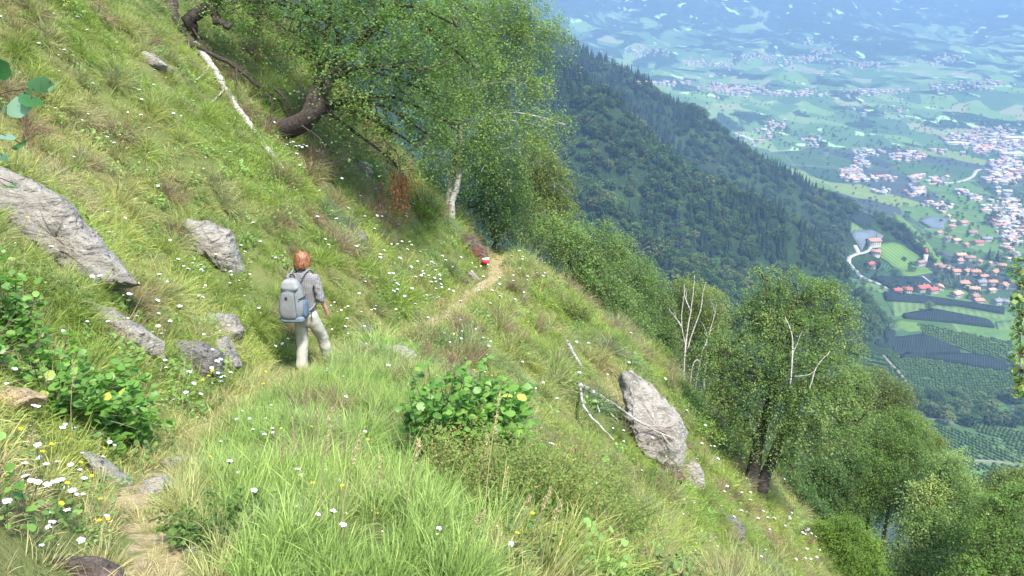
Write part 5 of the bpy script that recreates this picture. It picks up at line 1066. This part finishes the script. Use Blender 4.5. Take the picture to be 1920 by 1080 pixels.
jx = gpx + rg.normal(size=n) * 22 + 60 * vn(gx * 1.2, gy * 1.2, 210); jy = gpy + rg.normal(size=n) * 18 + 50 * vn(gx * 1.3, gy * 1.3, 211)
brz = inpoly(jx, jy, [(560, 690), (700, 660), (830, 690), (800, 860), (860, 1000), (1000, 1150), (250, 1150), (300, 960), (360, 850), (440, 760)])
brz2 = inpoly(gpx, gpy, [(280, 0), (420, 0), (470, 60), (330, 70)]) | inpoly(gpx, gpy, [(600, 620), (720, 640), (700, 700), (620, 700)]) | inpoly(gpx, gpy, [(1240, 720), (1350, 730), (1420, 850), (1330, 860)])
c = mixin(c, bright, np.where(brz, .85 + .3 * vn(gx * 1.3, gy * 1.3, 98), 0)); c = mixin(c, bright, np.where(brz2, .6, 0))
c = mixin(c, straw, np.where(dist < pw + .22, .75 - dist * .8, 0))
c *= rg.uniform(.9, 1.35, (n, 1))
for P_, t_ in ROCKS:
    pc_ = P_.mean(0); q_ = pc_ + (P_ - pc_) * .64; kill = inpoly(gpx, gpy - 6, q_) & (np.abs(gd - t_) < 2.5); gz = np.where(kill, gz - 5, gz)
tall = brz | (rg.random(n) < .1)
ti = np.where(tall, rg.integers(6, 10, n), np.where(dist < pw + .06, rg.integers(10, 14, n), np.where(rg.random(n) < .3, rg.integers(10, 14, n), rg.integers(0, 6, n))))
tus = (rg.random(n) < .05) & (gd > 4.5) & (dist > .6); ti = np.where(tus, rg.integers(14, 18, n), ti)
c = np.where((tus & (rg.random(n) < .4))[:, None], c * .45 + np.array([.34, .31, .2]) * .55, c); c = np.where((tus & (rg.random(n) < .18))[:, None], np.array([.27, .2, .13]), c)
wd_ = (rg.random(n) < .16 * (1 + vn(gx * .9, gy * .9, 191))) & ~brz & ~tus; ti = np.where(wd_, rg.integers(18, 22, n), ti); c = np.where(wd_[:, None], np.array([.16, .27, .07]) * rg.uniform(.7, 1.4, (n, 1)), c)
sc = rg.uniform(.65, 1.15, n) * np.interp(gd, [2, 6, 15, 30], [.8, 1.0, 1.15, 1.5]) * (.8 + .45 * (vn(gx * 1.1, gy * 1.1, 99) * .5 + .5)) * np.where(dist < pw + .06, .6, 1)
# keep long blades out of the walker's feet and off the faces of stones
sc *= np.where(np.hypot(gx + 2.88, gy - 10.1) < .45, .45, 1)
scl = np.stack([sc, sc, sc * rg.uniform(.85, 1.15, n)], 1)
tilt = np.where(brz, .35, np.where(tus, .9, .62)) + rg.normal(size=n) * .16
rot = np.stack([rg.normal(size=n) * .18 - .1, tilt, rg.normal(size=n) * .55], 1)
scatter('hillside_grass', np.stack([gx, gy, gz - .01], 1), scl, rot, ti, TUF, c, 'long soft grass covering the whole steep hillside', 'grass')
# ------------------------------------------------------------------ flowers and stalks
def yarrow(seed):
    rg = rng_(seed); S_ = Geo(); H_ = Geo(); P = spline([(0, 0, -.05), (.02, .01, .15), (.05, .0, .30)], 6); V, Fs = tube(P, [.0022] * 6, 4); S_.add(V, Fs)
    for k in range(26):
        r = .023 * math.sqrt(k / 26); a = k * 2.4; c = np.array([.05 + r * math.cos(a), r * math.sin(a), .308 - 6 * r * r + rg.normal() * .0015]); V, Fs = tube([(.05, 0, .275), tuple(c - [0, 0, .003])], [.0009, .0009], 3, False); S_.add(V, Fs)
        m = 6; an = np.arange(m) * 2 * math.pi / m + rg.uniform(0, 1); V = np.concatenate([[c + [0, 0, .003]], c + .0058 * np.stack([np.cos(an), np.sin(an), 0 * an], 1)]); H_.add(V, np.array([[0, 1 + i, 1 + (i + 1) % m] for i in range(m)]), rg.uniform(0, 1))
    return S_.mesh('stem', M['stem']), H_.mesh('flower_head', M['white_petal'])
def hawkweed(seed, mat='yellow_petal', R0=.016):
    rg = rng_(seed); S_ = Geo(); H_ = Geo(); V, Fs = tube([(0, 0, -.05), (.01, 0, .12), (.03, .01, .26)], [.0016] * 3, 4); S_.add(V, Fs)
    for m, rr, zz in ((11, R0, .262), (8, R0 * .6, .266)):
        for i in range(m):
            a = i * 2 * math.pi / m; d = np.array([math.cos(a), math.sin(a), .15]); e = np.array([-d[1], d[0], 0]); c = np.array([.03, .01, zz])
            H_.add(np.array([c, c + d * rr * .6 + e * rr * .24, c + d * rr, c + d * rr * .6 - e * rr * .24]), np.array([[0, 1, 2, 3]]), rg.uniform(0, 1))
    return S_.mesh('stem', M['stem']), H_.mesh('flower_head', M[mat])
YAR = [yarrow(400 + k) for k in range(3)]; HAW = [hawkweed(410)]; PAL = [hawkweed(411, 'pale_yellow', .011)]
rg = rng_(95); FL = []
def addf(px, py, kind, sc=1.0):
    p = hit(px, py, H, 1.8, 60, 500); d = p[1] * CP - p[2] * SP
    if abs(p[0] - np.interp(p[1], XP[:, 0], XP[:, 1])) < .22: return
    if d < 7: sc *= .62
    if kind == 2: sc *= .6 if d < 7 else .85
    if d < 34: FL.append((d, p, kind, sc))
for cx, cy_, rx, ry, n in [(90, 950, 90, 60, 14), (60, 1030, 70, 40, 5), (160, 820, 120, 40, 5), (330, 800, 130, 60, 14), (430, 760, 90, 50, 12), (640, 900, 160, 100, 22), (470, 830, 60, 40, 8), (370, 545, 60, 25, 12), (560, 640, 160, 70, 26), (820, 560, 90, 50, 46), (750, 520, 70, 40, 20), (950, 530, 60, 60, 26), (590, 300, 80, 40, 18), (700, 430, 120, 80, 20), (200, 260, 200, 200, 30), (480, 200, 100, 80, 14), (1010, 480, 60, 50, 20), (1100, 700, 120, 100, 12), (1400, 960, 110, 90, 34), (1330, 860, 60, 60, 12), (270, 640, 140, 60, 12), (450, 480, 100, 100, 12), (650, 600, 60, 60, 14), (1150, 940, 150, 100, 8), (300, 960, 120, 80, 10), (60, 1000, 100, 60, 5), (1500, 1040, 60, 40, 12), (860, 640, 60, 40, 18)]:
    for _ in range(n): addf(cx + rg.normal() * rx * .55, cy_ + rg.normal() * ry * .55, 0, rg.uniform(.55, 1.05))
for _ in range(130):
    a, b = rg.uniform(0, 1500), rg.uniform(0, 1070)
    addf(a, b, 0, rg.uniform(.6, 1.1))
for a, b in [(12, 804), (54, 832), (57, 862), (142, 818), (131, 827), (118, 869), (174, 874), (98, 916), (168, 956), (188, 992), (236, 1072), (376, 856), (527, 778), (565, 780), (941, 1030), (472, 700), (498, 716), (470, 672)]: addf(a, b + 60, 1, 1.15)
for _ in range(420):
    a, b = rg.uniform(0, 1400), rg.uniform(0, 1070); addf(a, b, 2 if rg.random() < .8 else 1, rg.uniform(.8, 1.3))
def zone(px, py):
    if px < 220 and py > 760: return 'in the flowery corner at the bottom left'
    if px < 480 and py > 740: return 'beside the foreground path'
    if 480 <= px < 1000 and py > 740: return 'in the bright green grass mound'
    if px >= 1000 and py > 620: return 'on the steep slope right of the boulder and bushes'
    if 700 <= px and py > 430: return 'along the trail between the walker and the marked boulder'
    if py > 500: return 'around the walker and the rocks left of the path'
    if px > 420: return 'on the slope under the leaning tree'
    return 'high on the slope at the upper left'
KN = {0: ('yarrow', 'white flat headed yarrow ', 'flower', 'white yarrow '), 1: ('hawkweed', 'bright yellow daisy like flower ', 'flower', 'yellow flowers '), 2: ('pale_hawkweed', 'tiny pale yellow flower ', 'flower', 'tiny pale yellow flowers ')}
FM = {0: YAR, 1: HAW, 2: PAL}
for kind, cap in ((0, 290), (1, 100), (2, 120)):
    L_ = sorted([f for f in FL if f[2] == kind], key=lambda f: f[0]); nm, lb, ct, gr = KN[kind]
    for i, (d, p, _, s) in enumerate(L_[:cap]):
        px, py, _d = proj(p[0], p[1], p[2]); zn = zone(px, py); r = empty(nm, p, float(rg.uniform(0, 6)), lb + zn, ct, gr + zn); r.scale = (s,) * 3; r.rotation_euler = (rg.normal() * .15, .25 + rg.normal() * .15, rg.uniform(-.6, .6))
        a, b = FM[kind][i % len(FM[kind])]; link('stem', a, r); link('flower_head', b, r)
    rest_ = L_[cap:]
    if len(rest_) > 5:
        P = np.array([f[1] for f in rest_]); m = len(P); pr = [joined(q_, nm) for q_ in FM[kind]]
        scatter('small_flowers', P, np.ones((m, 3)) * rg.uniform(.9, 1.4, (m, 1)), np.c_[rg.normal(size=(m, 1)) * .15, .25 + rg.normal(size=(m, 1)) * .15, rg.uniform(-.6, .6, (m, 1))], rg.integers(0, len(pr), m), pr, None, 'countless %sspecks further up the hillside' % KN[kind][3].replace('flowers', 'flower').replace('white yarrow', 'white flower'), 'flowers')
# dry seed stalks
def stalk(seed, h=.5):
    rg = rng_(seed); S_ = Geo(); P = spline([(0, 0, -.05), (.02, 0, h * .5), (.07, .01, h)], 8); V, Fs = tube(P, np.linspace(.002, .001, 8), 4); S_.add(V, Fs)
    Hd = Geo(); q0 = P[-2]; L = .13
    for k in range(60):
        f = k / 60; c = P[-1] * f + P[-3] * (1 - f) + rg.normal(size=3) * .004 * (1 - abs(f - .4)); d = unit(rg.normal(size=3) * .5 + [.2, 0, 1]); e = unit(np.cross(d, rg.normal(size=3)))
        Hd.add(np.array([c, c + d * .006 + e * .002, c + d * .013, c + d * .006 - e * .002]), np.array([[0, 1, 2, 3]]), rg.uniform(0, 1))
    return S_.mesh('stem', M['straw']), Hd.mesh('seed_head', M['straw'])
STK = [stalk(430, .45), stalk(431, .6), stalk(432, .35)]
for i, (px, py) in enumerate([(930, 1010), (905, 1000), (955, 1030), (990, 1050), (890, 980), (1000, 1000), (600, 850), (592, 900), (290, 640), (305, 660), (230, 700), (270, 720), (330, 760), (345, 780), (370, 740), (30, 560), (50, 590), (15, 600), (420, 720), (360, 700), (870, 1060), (1010, 1075), (300, 800), (250, 760), (90, 760), (140, 840), (60, 900), (180, 930), (700, 1040), (760, 960), (640, 1000), (860, 600), (850, 640), (1500, 1060), (600, 980), (520, 900)]):
    p = hit(px, py + 30, H, 1.8, 60, 600); a, b = STK[i % 3]; px_, py_, _ = proj(*p); zn = zone(px_, py_); r = empty('grass_stalk', p, float(rg.uniform(-.8, .8)), 'dry straw grass stalk ' + zn, 'grass stalk', 'dry grass stalks ' + zn); s = rg.uniform(.8, 1.15); r.scale = (s * 1.3, s * 1.3, s); link('stem', a, r); link('seed_head', b, r)
# ================================================================== THE WALKER
def skinobj(name, verts, edges, mat, parent, root=0, subs=2, disp=0, dscale=.06):
    me = bpy.data.meshes.new(name); me.from_pydata([v[:3] for v in verts], edges, []); me.materials.append(mat)
    o = link(name, me, parent); sk = o.modifiers.new('skin', 'SKIN'); sk.use_smooth_shade = True
    for i, v in enumerate(verts):
        d = me.skin_vertices[0].data[i]; d.radius = (v[3], v[4] if len(v) > 4 else v[3]); d.use_root = (i == root)
    sb = o.modifiers.new('sub', 'SUBSURF'); sb.levels = subs; sb.render_levels = subs
    if disp:
        tx = bpy.data.textures.new(name, 'CLOUDS'); tx.noise_scale = dscale; tx.noise_depth = 2
        dm = o.modifiers.new('folds', 'DISPLACE'); dm.texture = tx; dm.strength = disp; dm.mid_level = .5; dm.texture_coords = 'LOCAL'
    return o
def clothmat(name, col, check=None, scale=60, var=.18):
    m, nt, o = newmat(name); tc = N(nt, 'ShaderNodeTexCoord'); f = noise(nt, 9, 4, .6, tc.outputs['Object']); g = noise(nt, 180, 2, .5, tc.outputs['Object'])
    c = ramp(nt, f, [(.3, tuple(x * (1 - var) for x in col)), (.7, tuple(min(1, x * (1 + var)) for x in col))])
    if check:
        for ax in ('X', 'Z'):
            wv = N(nt, 'ShaderNodeTexWave', bands_direction=ax); wv.inputs['Scale'].default_value = 14; wv.inputs['Distortion'].default_value = .6; nt.links.new(tc.outputs['Object'], wv.inputs[0])
            c = mixc(nt, ramp(nt, wv.outputs[1], [(.55, (0,) * 3), (.8, (.55,) * 3)]), c, check)
    bsdf(nt, o, c, .9, mth(nt, 'ADD', f, mth(nt, 'MULTIPLY', g, .3)), .5, .012, .15); return m
M['skin'] = plain('skin', (.45, .24, .17), .55, .1, 12, .1, .002, .4)
wx, wy = -2.75, 10.1; wz = float(H(wx, wy, False)) + .0
wk = empty('person', (wx, wy, wz), R(-6), 'walker with short red hair in grey checked shirt and pale trousers, seen from behind', 'person')
B = [(0, 0, .92, .09, .07), (0, -.01, 1.08, .09, .07), (0, -.015, 1.28, .12, .09), (0, -.005, 1.42, .06, .05), (0, .005, 1.49, .047), (0, .03, 1.545, .06, .07), (0, .035, 1.605, .078, .09), (0, .03, 1.66, .06, .07),
     (0, .135, 1.59, .012), (.086, .03, 1.595, .012), (-.086, .03, 1.595, .012),
     (.165, -.02, 1.375, .05), (.225, -.035, 1.12, .038), (.262, .04, .915, .026), (.27, .07, .85, .03, .02),
     (-.165, -.02, 1.375, .05), (-.235, .0, 1.12, .038), (-.21, .17, .98, .026), (-.195, .23, .95, .03, .02),
     (.085, .0, .84, .06), (.14, .17, .48, .055), (.17, .26, .09, .04), (.185, .42, .02, .03),
     (-.085, .0, .84, .06), (-.085, .02, .47, .055), (-.085, -.09, .09, .04), (-.10, .06, .03, .03)]
E = [(0, 1), (1, 2), (2, 3), (3, 4), (4, 5), (5, 6), (6, 7), (6, 8), (6, 9), (6, 10), (2, 11), (11, 12), (12, 13), (13, 14), (2, 15), (15, 16), (16, 17), (17, 18), (0, 19), (19, 20), (20, 21), (21, 22), (0, 23), (23, 24), (24, 25), (25, 26)]
for hi, sg, (dx, dy, dz) in ((14, 1, (.01, .035, -.06)), (18, -1, (.01, .06, -.04))):
    hx, hy, hz = B[hi][:3]
    for k in range(4):
        o_ = (k - 1.5) * .017; ln = [.85, 1, .95, .75][k]; a = len(B)
        B.append((hx + .004, hy + o_ * 1.0 + dy * .5, hz + dz * .5 + o_ * .2, .0095)); B.append((hx - .004 * sg, hy + o_ + dy * .8 * ln, hz + dz * 1.0 * ln, .0085)); B.append((hx - .018 * sg, hy + o_ + dy * .7 * ln, hz + dz * 1.35 * ln, .0075))
        E += [(hi, a), (a, a + 1), (a + 1, a + 2)]
    a = len(B); B.append((hx - .02 * sg, hy + .03, hz - .012, .010)); B.append((hx - .028 * sg, hy + .048, hz - .042, .0085)); E += [(hi, a), (a, a + 1)]
skinobj('body', B, E, M['skin'], wk, 0, 2)
for sx in (-1, 1):
    V, Fs = tube([(sx * .03, .112, 1.612), (sx * .03, .122, 1.612)], .008, 8); link('eye', mesh('eye', V, Fs, plain('eye_dark', (.05, .04, .03), .3, .1)), wk)
V, Fs = tube([(-.022, .118, 1.555), (0, .125, 1.553), (.022, .118, 1.555)], .004, 6); link('mouth', mesh('mouth', V, Fs, plain('lips', (.5, .2, .18), .5, .1)), wk)
shirt = clothmat('shirt_cloth', (.26, .25, .245), (.12, .115, .12))
Sv = [(0, -.005, .86, .165, .12), (0, -.005, 1.0, .155, .115), (0, -.015, 1.2, .165, .115), (0, -.015, 1.34, .15, .10), (0, .0, 1.44, .07, .065), (0, .005, 1.47, .062, .06),
      (.165, -.02, 1.365, .075), (.205, -.03, 1.22, .062), (.228, -.035, 1.10, .056), (.236, -.015, 1.045, .058),
      (-.165, -.02, 1.365, .075), (-.21, -.01, 1.22, .062), (-.236, .0, 1.10, .056), (-.232, .04, 1.06, .056)]
skinobj('shirt', Sv, [(0, 1), (1, 2), (2, 3), (3, 4), (4, 5), (3, 6), (6, 7), (7, 8), (8, 9), (3, 10), (10, 11), (11, 12), (12, 13)], shirt, wk, 2, 3, .03, .05)
skinobj('sleeve_cuff', [(.231, -.028, 1.085, .062), (.238, -.012, 1.045, .064)], [(0, 1)], clothmat('cuff_cloth', (.13, .13, .14)), wk, 0, 2, .01, .03)
skinobj('collar', [(0, -.012, 1.452, .078, .07), (0, .0, 1.478, .068, .064)], [(0, 1)], clothmat('collar_cloth', (.12, .12, .13)), wk, 0, 2)
skinobj('trousers', [(0, -.005, .95, .145, .11), (0, -.01, .86, .15, .12), (.085, .0, .76, .105), (.115, .09, .6, .088), (.138, .17, .47, .08), (.155, .21, .3, .078), (.168, .25, .15, .082), (.17, .262, .10, .084),
                     (-.085, .0, .76, .105), (-.088, .01, .6, .088), (-.086, .015, .46, .08), (-.086, -.04, .3, .078), (-.086, -.085, .15, .084), (-.087, -.09, .085, .086)],
        [(0, 1), (1, 2), (2, 3), (3, 4), (4, 5), (5, 6), (6, 7), (1, 8), (8, 9), (9, 10), (10, 11), (11, 12), (12, 13)], clothmat('trouser_cloth', (.40, .385, .315), None, 60, .04), wk, 1, 3, .028, .08)
bm_ = plain('boot_leather', (.36, .31, .23), .8, .2, 30)
for bx_, by_, bz_, hd in ((-.088, -.09, 0, -.02), (.172, .265, -.055, .03)):
    b_ = skinobj('boot', [(bx_, by_ - .03, bz_ + .06, .042), (bx_, by_ - .01, bz_ + .13, .046), (bx_ + hd * .5, by_ + .07, bz_ + .045, .042, .034), (bx_ + hd, by_ + .17, bz_ + .035, .042, .028)], [(1, 0), (0, 2), (2, 3)], bm_, wk, 1, 2)
    G = Geo(); P = np.array([(bx_ - .042, by_ - .07), (bx_ + .042, by_ - .07), (bx_ + .048 + hd, by_ + .15), (bx_ + .02 + hd, by_ + .215), (bx_ - .02 + hd, by_ + .215), (bx_ - .046 + hd, by_ + .15)]); m = len(P)
    G.add(np.concatenate([np.c_[P, np.full(m, bz_ + .0)], np.c_[P, np.full(m, bz_ + .025)]]), [np.array([list(range(m))[::-1], list(range(m, 2 * m))]), np.array([[i, (i + 1) % m, m + (i + 1) % m, m + i] for i in range(m)])]); link('sole', G.mesh('sole', plain('sole_rubber', (.05, .045, .04), .8, .1)), b_)
# hair: a bob with a jagged lower edge and combed strands
def hairmat():
    m, nt, o = newmat('red_hair'); tc = N(nt, 'ShaderNodeTexCoord'); mp = N(nt, 'ShaderNodeMapping'); mp.inputs['Scale'].default_value = (1, 1, .12); nt.links.new(tc.outputs['Object'], mp.inputs[0])
    f = noise(nt, 130, 3, .6, mp.outputs[0]); t = N(nt, 'ShaderNodeAttribute', attribute_name='tint'); f2 = mth(nt, 'ADD', mth(nt, 'MULTIPLY', f, .6), mth(nt, 'MULTIPLY', t.outputs['Fac'], .4))
    bsdf(nt, o, ramp(nt, f2, [(.3, (.06, .02, .01)), (.48, (.21, .08, .035)), (.7, (.42, .20, .09))]), .45, f, .4, .004, .5); return m
rg = rng_(500); G = Geo(); hc = np.array([0, .018, 1.615]); nu, nv = 48, 20; V = []
def hair_pt(u, v, r=1.0):
    front = max(0, math.sin(u)); low = -.105 + front * .11; z = .095 * math.cos(v * 1.45) if v < .75 else None
    th = v * math.pi * .5; zz = .098 * math.cos(th) if v <= 1 else 0
    if v > 1: zz = (v - 1) * low; sc_ = 1 + .09 * math.sin((v - 1) * 2.6) - .05 * (v - 1) ** 2 + .035 * math.sin(u * 5 + 1) * (v - 1)
    else: sc_ = math.sin(th) ** .85
    return hc + np.array([math.cos(u) * .098 * sc_ * r, math.sin(u) * .106 * sc_ * r, zz * r])
for j in range(nv):
    v = 2 * j / (nv - 1)
    for i in range(nu):
        u = 2 * math.pi * i / nu; V.append(hair_pt(u, v, 1 + .05 * float(vn(u * 1.6, v * 2.2, 8)) + .03 * math.sin(u * 9 + v)) + (np.array([0, 0, rg.normal() * .006]) if j == nv - 1 else 0) + rg.normal(size=3) * .0012)
i = np.arange(nv - 1)[:, None] * nu; j = np.arange(nu)[None]; j2 = (j + 1) % nu
G.add(np.array(V), np.stack([i + j, i + nu + j, i + nu + j2, i + j2], -1).reshape(-1, 4), .5)
for k in range(900):
    u = rg.uniform(0, 6.28); v0 = rg.uniform(.1, .8); v1 = rg.uniform(1.5, 2.08); P = np.array([hair_pt(u + (v - v0) * rg.normal() * .02, v, 1.02 + .07 * rg.random()) for v in np.linspace(v0, v1, 7)]); e = np.array([-math.sin(u), math.cos(u), 0]) * .0042 * np.array([.3, 1, 1, 1, 1, .8, .1])[:, None]
    G.add(np.concatenate([P - e, P + e]), np.array([[q_, q_ + 1, 7 + q_ + 1, 7 + q_] for q_ in range(6)]), rg.uniform(0, 1))
link('hair', G.mesh('hair', hairmat(), True), wk)
# rucksack
bpk = empty('backpack', (wx, wy, wz), R(-6), 'pale blue grey rucksack with dark side pocket worn on the back of the walker', 'backpack')
def pack_shell(name, c, w_, d_, h_, mat, nose=.0, top=.62, nz=22, nu=32, pw_=.42, dispf=.004):
    V = []; rg = rng_(7)
    for j in range(nz):
        f = j / (nz - 1); z = (f - .5) * h_; prof = (1 - abs(2 * f - 1) ** 5) ** .5; wf = prof * (1 - (1 - top) * max(0, f - .35) / .65) * (1 - .10 * max(0, .35 - f) / .35)
        for i in range(nu):
            a = 2 * math.pi * i / nu; cx_, sy_ = math.cos(a), math.sin(a)
            V.append([c[0] + math.copysign(abs(cx_) ** pw_, cx_) * w_ / 2 * wf, c[1] + math.copysign(abs(sy_) ** (pw_ + .2), sy_) * d_ / 2 * (wf * (1 + nose * (.5 - f))), c[2] + z])
    V = np.array(V); V += unit(V - np.array(c)) * (n3(V, 14, 3)[:, None] * dispf * 2)
    V = np.concatenate([V, [[c[0], c[1], c[2] - h_ / 2], [c[0], c[1], c[2] + h_ / 2]]])
    i = np.arange(nz - 1)[:, None] * nu; j = np.arange(nu)[None]; j2 = (j + 1) % nu
    t = np.array([[nz * nu, (k + 1) % nu, k] for k in range(nu)] + [[nz * nu + 1, (nz - 1) * nu + k, (nz - 1) * nu + (k + 1) % nu] for k in range(nu)])
    return mesh(name, V, [t, np.stack([i + j, i + j2, i + nu + j2, i + nu + j], -1).reshape(-1, 4)], mat, True)
pk = clothmat('pack_fabric', (.19, .20, .20), None, 60, .1); pk2 = clothmat('pack_light', (.26, .27, .27), None, 60, .08); pk3 = clothmat('pack_dark', (.10, .14, .19)); pk4 = clothmat('pack_black', (.03, .03, .035))
PC = (-.075, -.235, 1.145)
link('pack_body', pack_shell('pack_body', PC, .35, .2, .58, pk, .5), bpk)
link('front_pocket', pack_shell('front_pocket', (PC[0] - .02, PC[1] - .095, PC[2] - .06), .26, .09, .40, pk, .3, .75), bpk)
link('top_panel', pack_shell('top_panel', (PC[0], PC[1] - .045, PC[2] + .20), .24, .13, .16, pk2, .1, .7), bpk)
link('side_pocket', pack_shell('side_pocket', (PC[0] + .165, PC[1], PC[2] - .13), .055, .15, .24, pk3, .1, .95), bpk)
link('bottom_panel', pack_shell('bottom_panel', (PC[0], PC[1] - .02, PC[2] - .255), .33, .20, .10, clothmat('pack_mid', (.14, .18, .22)), .1, 1.0), bpk)
def strap(name, pts, r, mat, n=16, flat=.35):
    V, Fs = tube(spline(pts, n), r, 6); link(name, mesh(name, V, Fs, mat, True), bpk)
strap('zip', [(PC[0] - .12, PC[1] - .125, PC[2] - .18), (PC[0] - .12, PC[1] - .14, PC[2] + .02), (PC[0] - .09, PC[1] - .12, PC[2] + .13), (PC[0], PC[1] - .125, PC[2] + .155), (PC[0] + .07, PC[1] - .12, PC[2] + .13), (PC[0] + .09, PC[1] - .14, PC[2] + .02), (PC[0] + .09, PC[1] - .13, PC[2] - .18)], .004, pk3, 40)
strap('grab_handle', [(PC[0] - .03, PC[1] + .06, PC[2] + .27), (PC[0] - .02, PC[1] + .05, PC[2] + .31), (PC[0] + .02, PC[1] + .05, PC[2] + .31), (PC[0] + .03, PC[1] + .06, PC[2] + .27)], .008, pk4)
strap('compression_strap', [(PC[0] + .17, PC[1] + .06, PC[2] + .05), (PC[0] + .17, PC[1] - .04, PC[2] + .04), (PC[0] + .12, PC[1] - .11, PC[2] + .03)], .007, pk4)
for sx in (-1, 1):
    strap('shoulder_strap', [(PC[0] * .5 + sx * .07, PC[1] + .07, 1.40), (sx * .09 - .01, -.11, 1.475), (sx * .10, -.01, 1.478), (sx * .11, .085, 1.41), (sx * .12, .12, 1.25), (sx * .155, .06, 1.07), (sx * .16 - .03, -.10, .98), (PC[0] + sx * .13, PC[1] + .06, .93)], .013, pk, 28)
strap('loose_strap_end', [(.13, -.15, .95), (.135, -.16, .88), (.13, -.15, .80)], .006, pk4)
e0 = np.array([PC[0] - .03, PC[1] - .146, PC[2] + .055])
V = np.array([e0 + [-.018, 0, -.012], e0 + [.018, 0, -.012], e0 + [0, -.001, .02], e0 + [-.018, .01, -.012], e0 + [.018, .01, -.012], e0 + [0, .01, .02]]); link('emblem', mesh('emblem', V, [np.array([[0, 1, 2], [5, 4, 3]]), np.array([[0, 3, 4, 1], [1, 4, 5, 2], [2, 5, 3, 0]])], pk4), bpk)
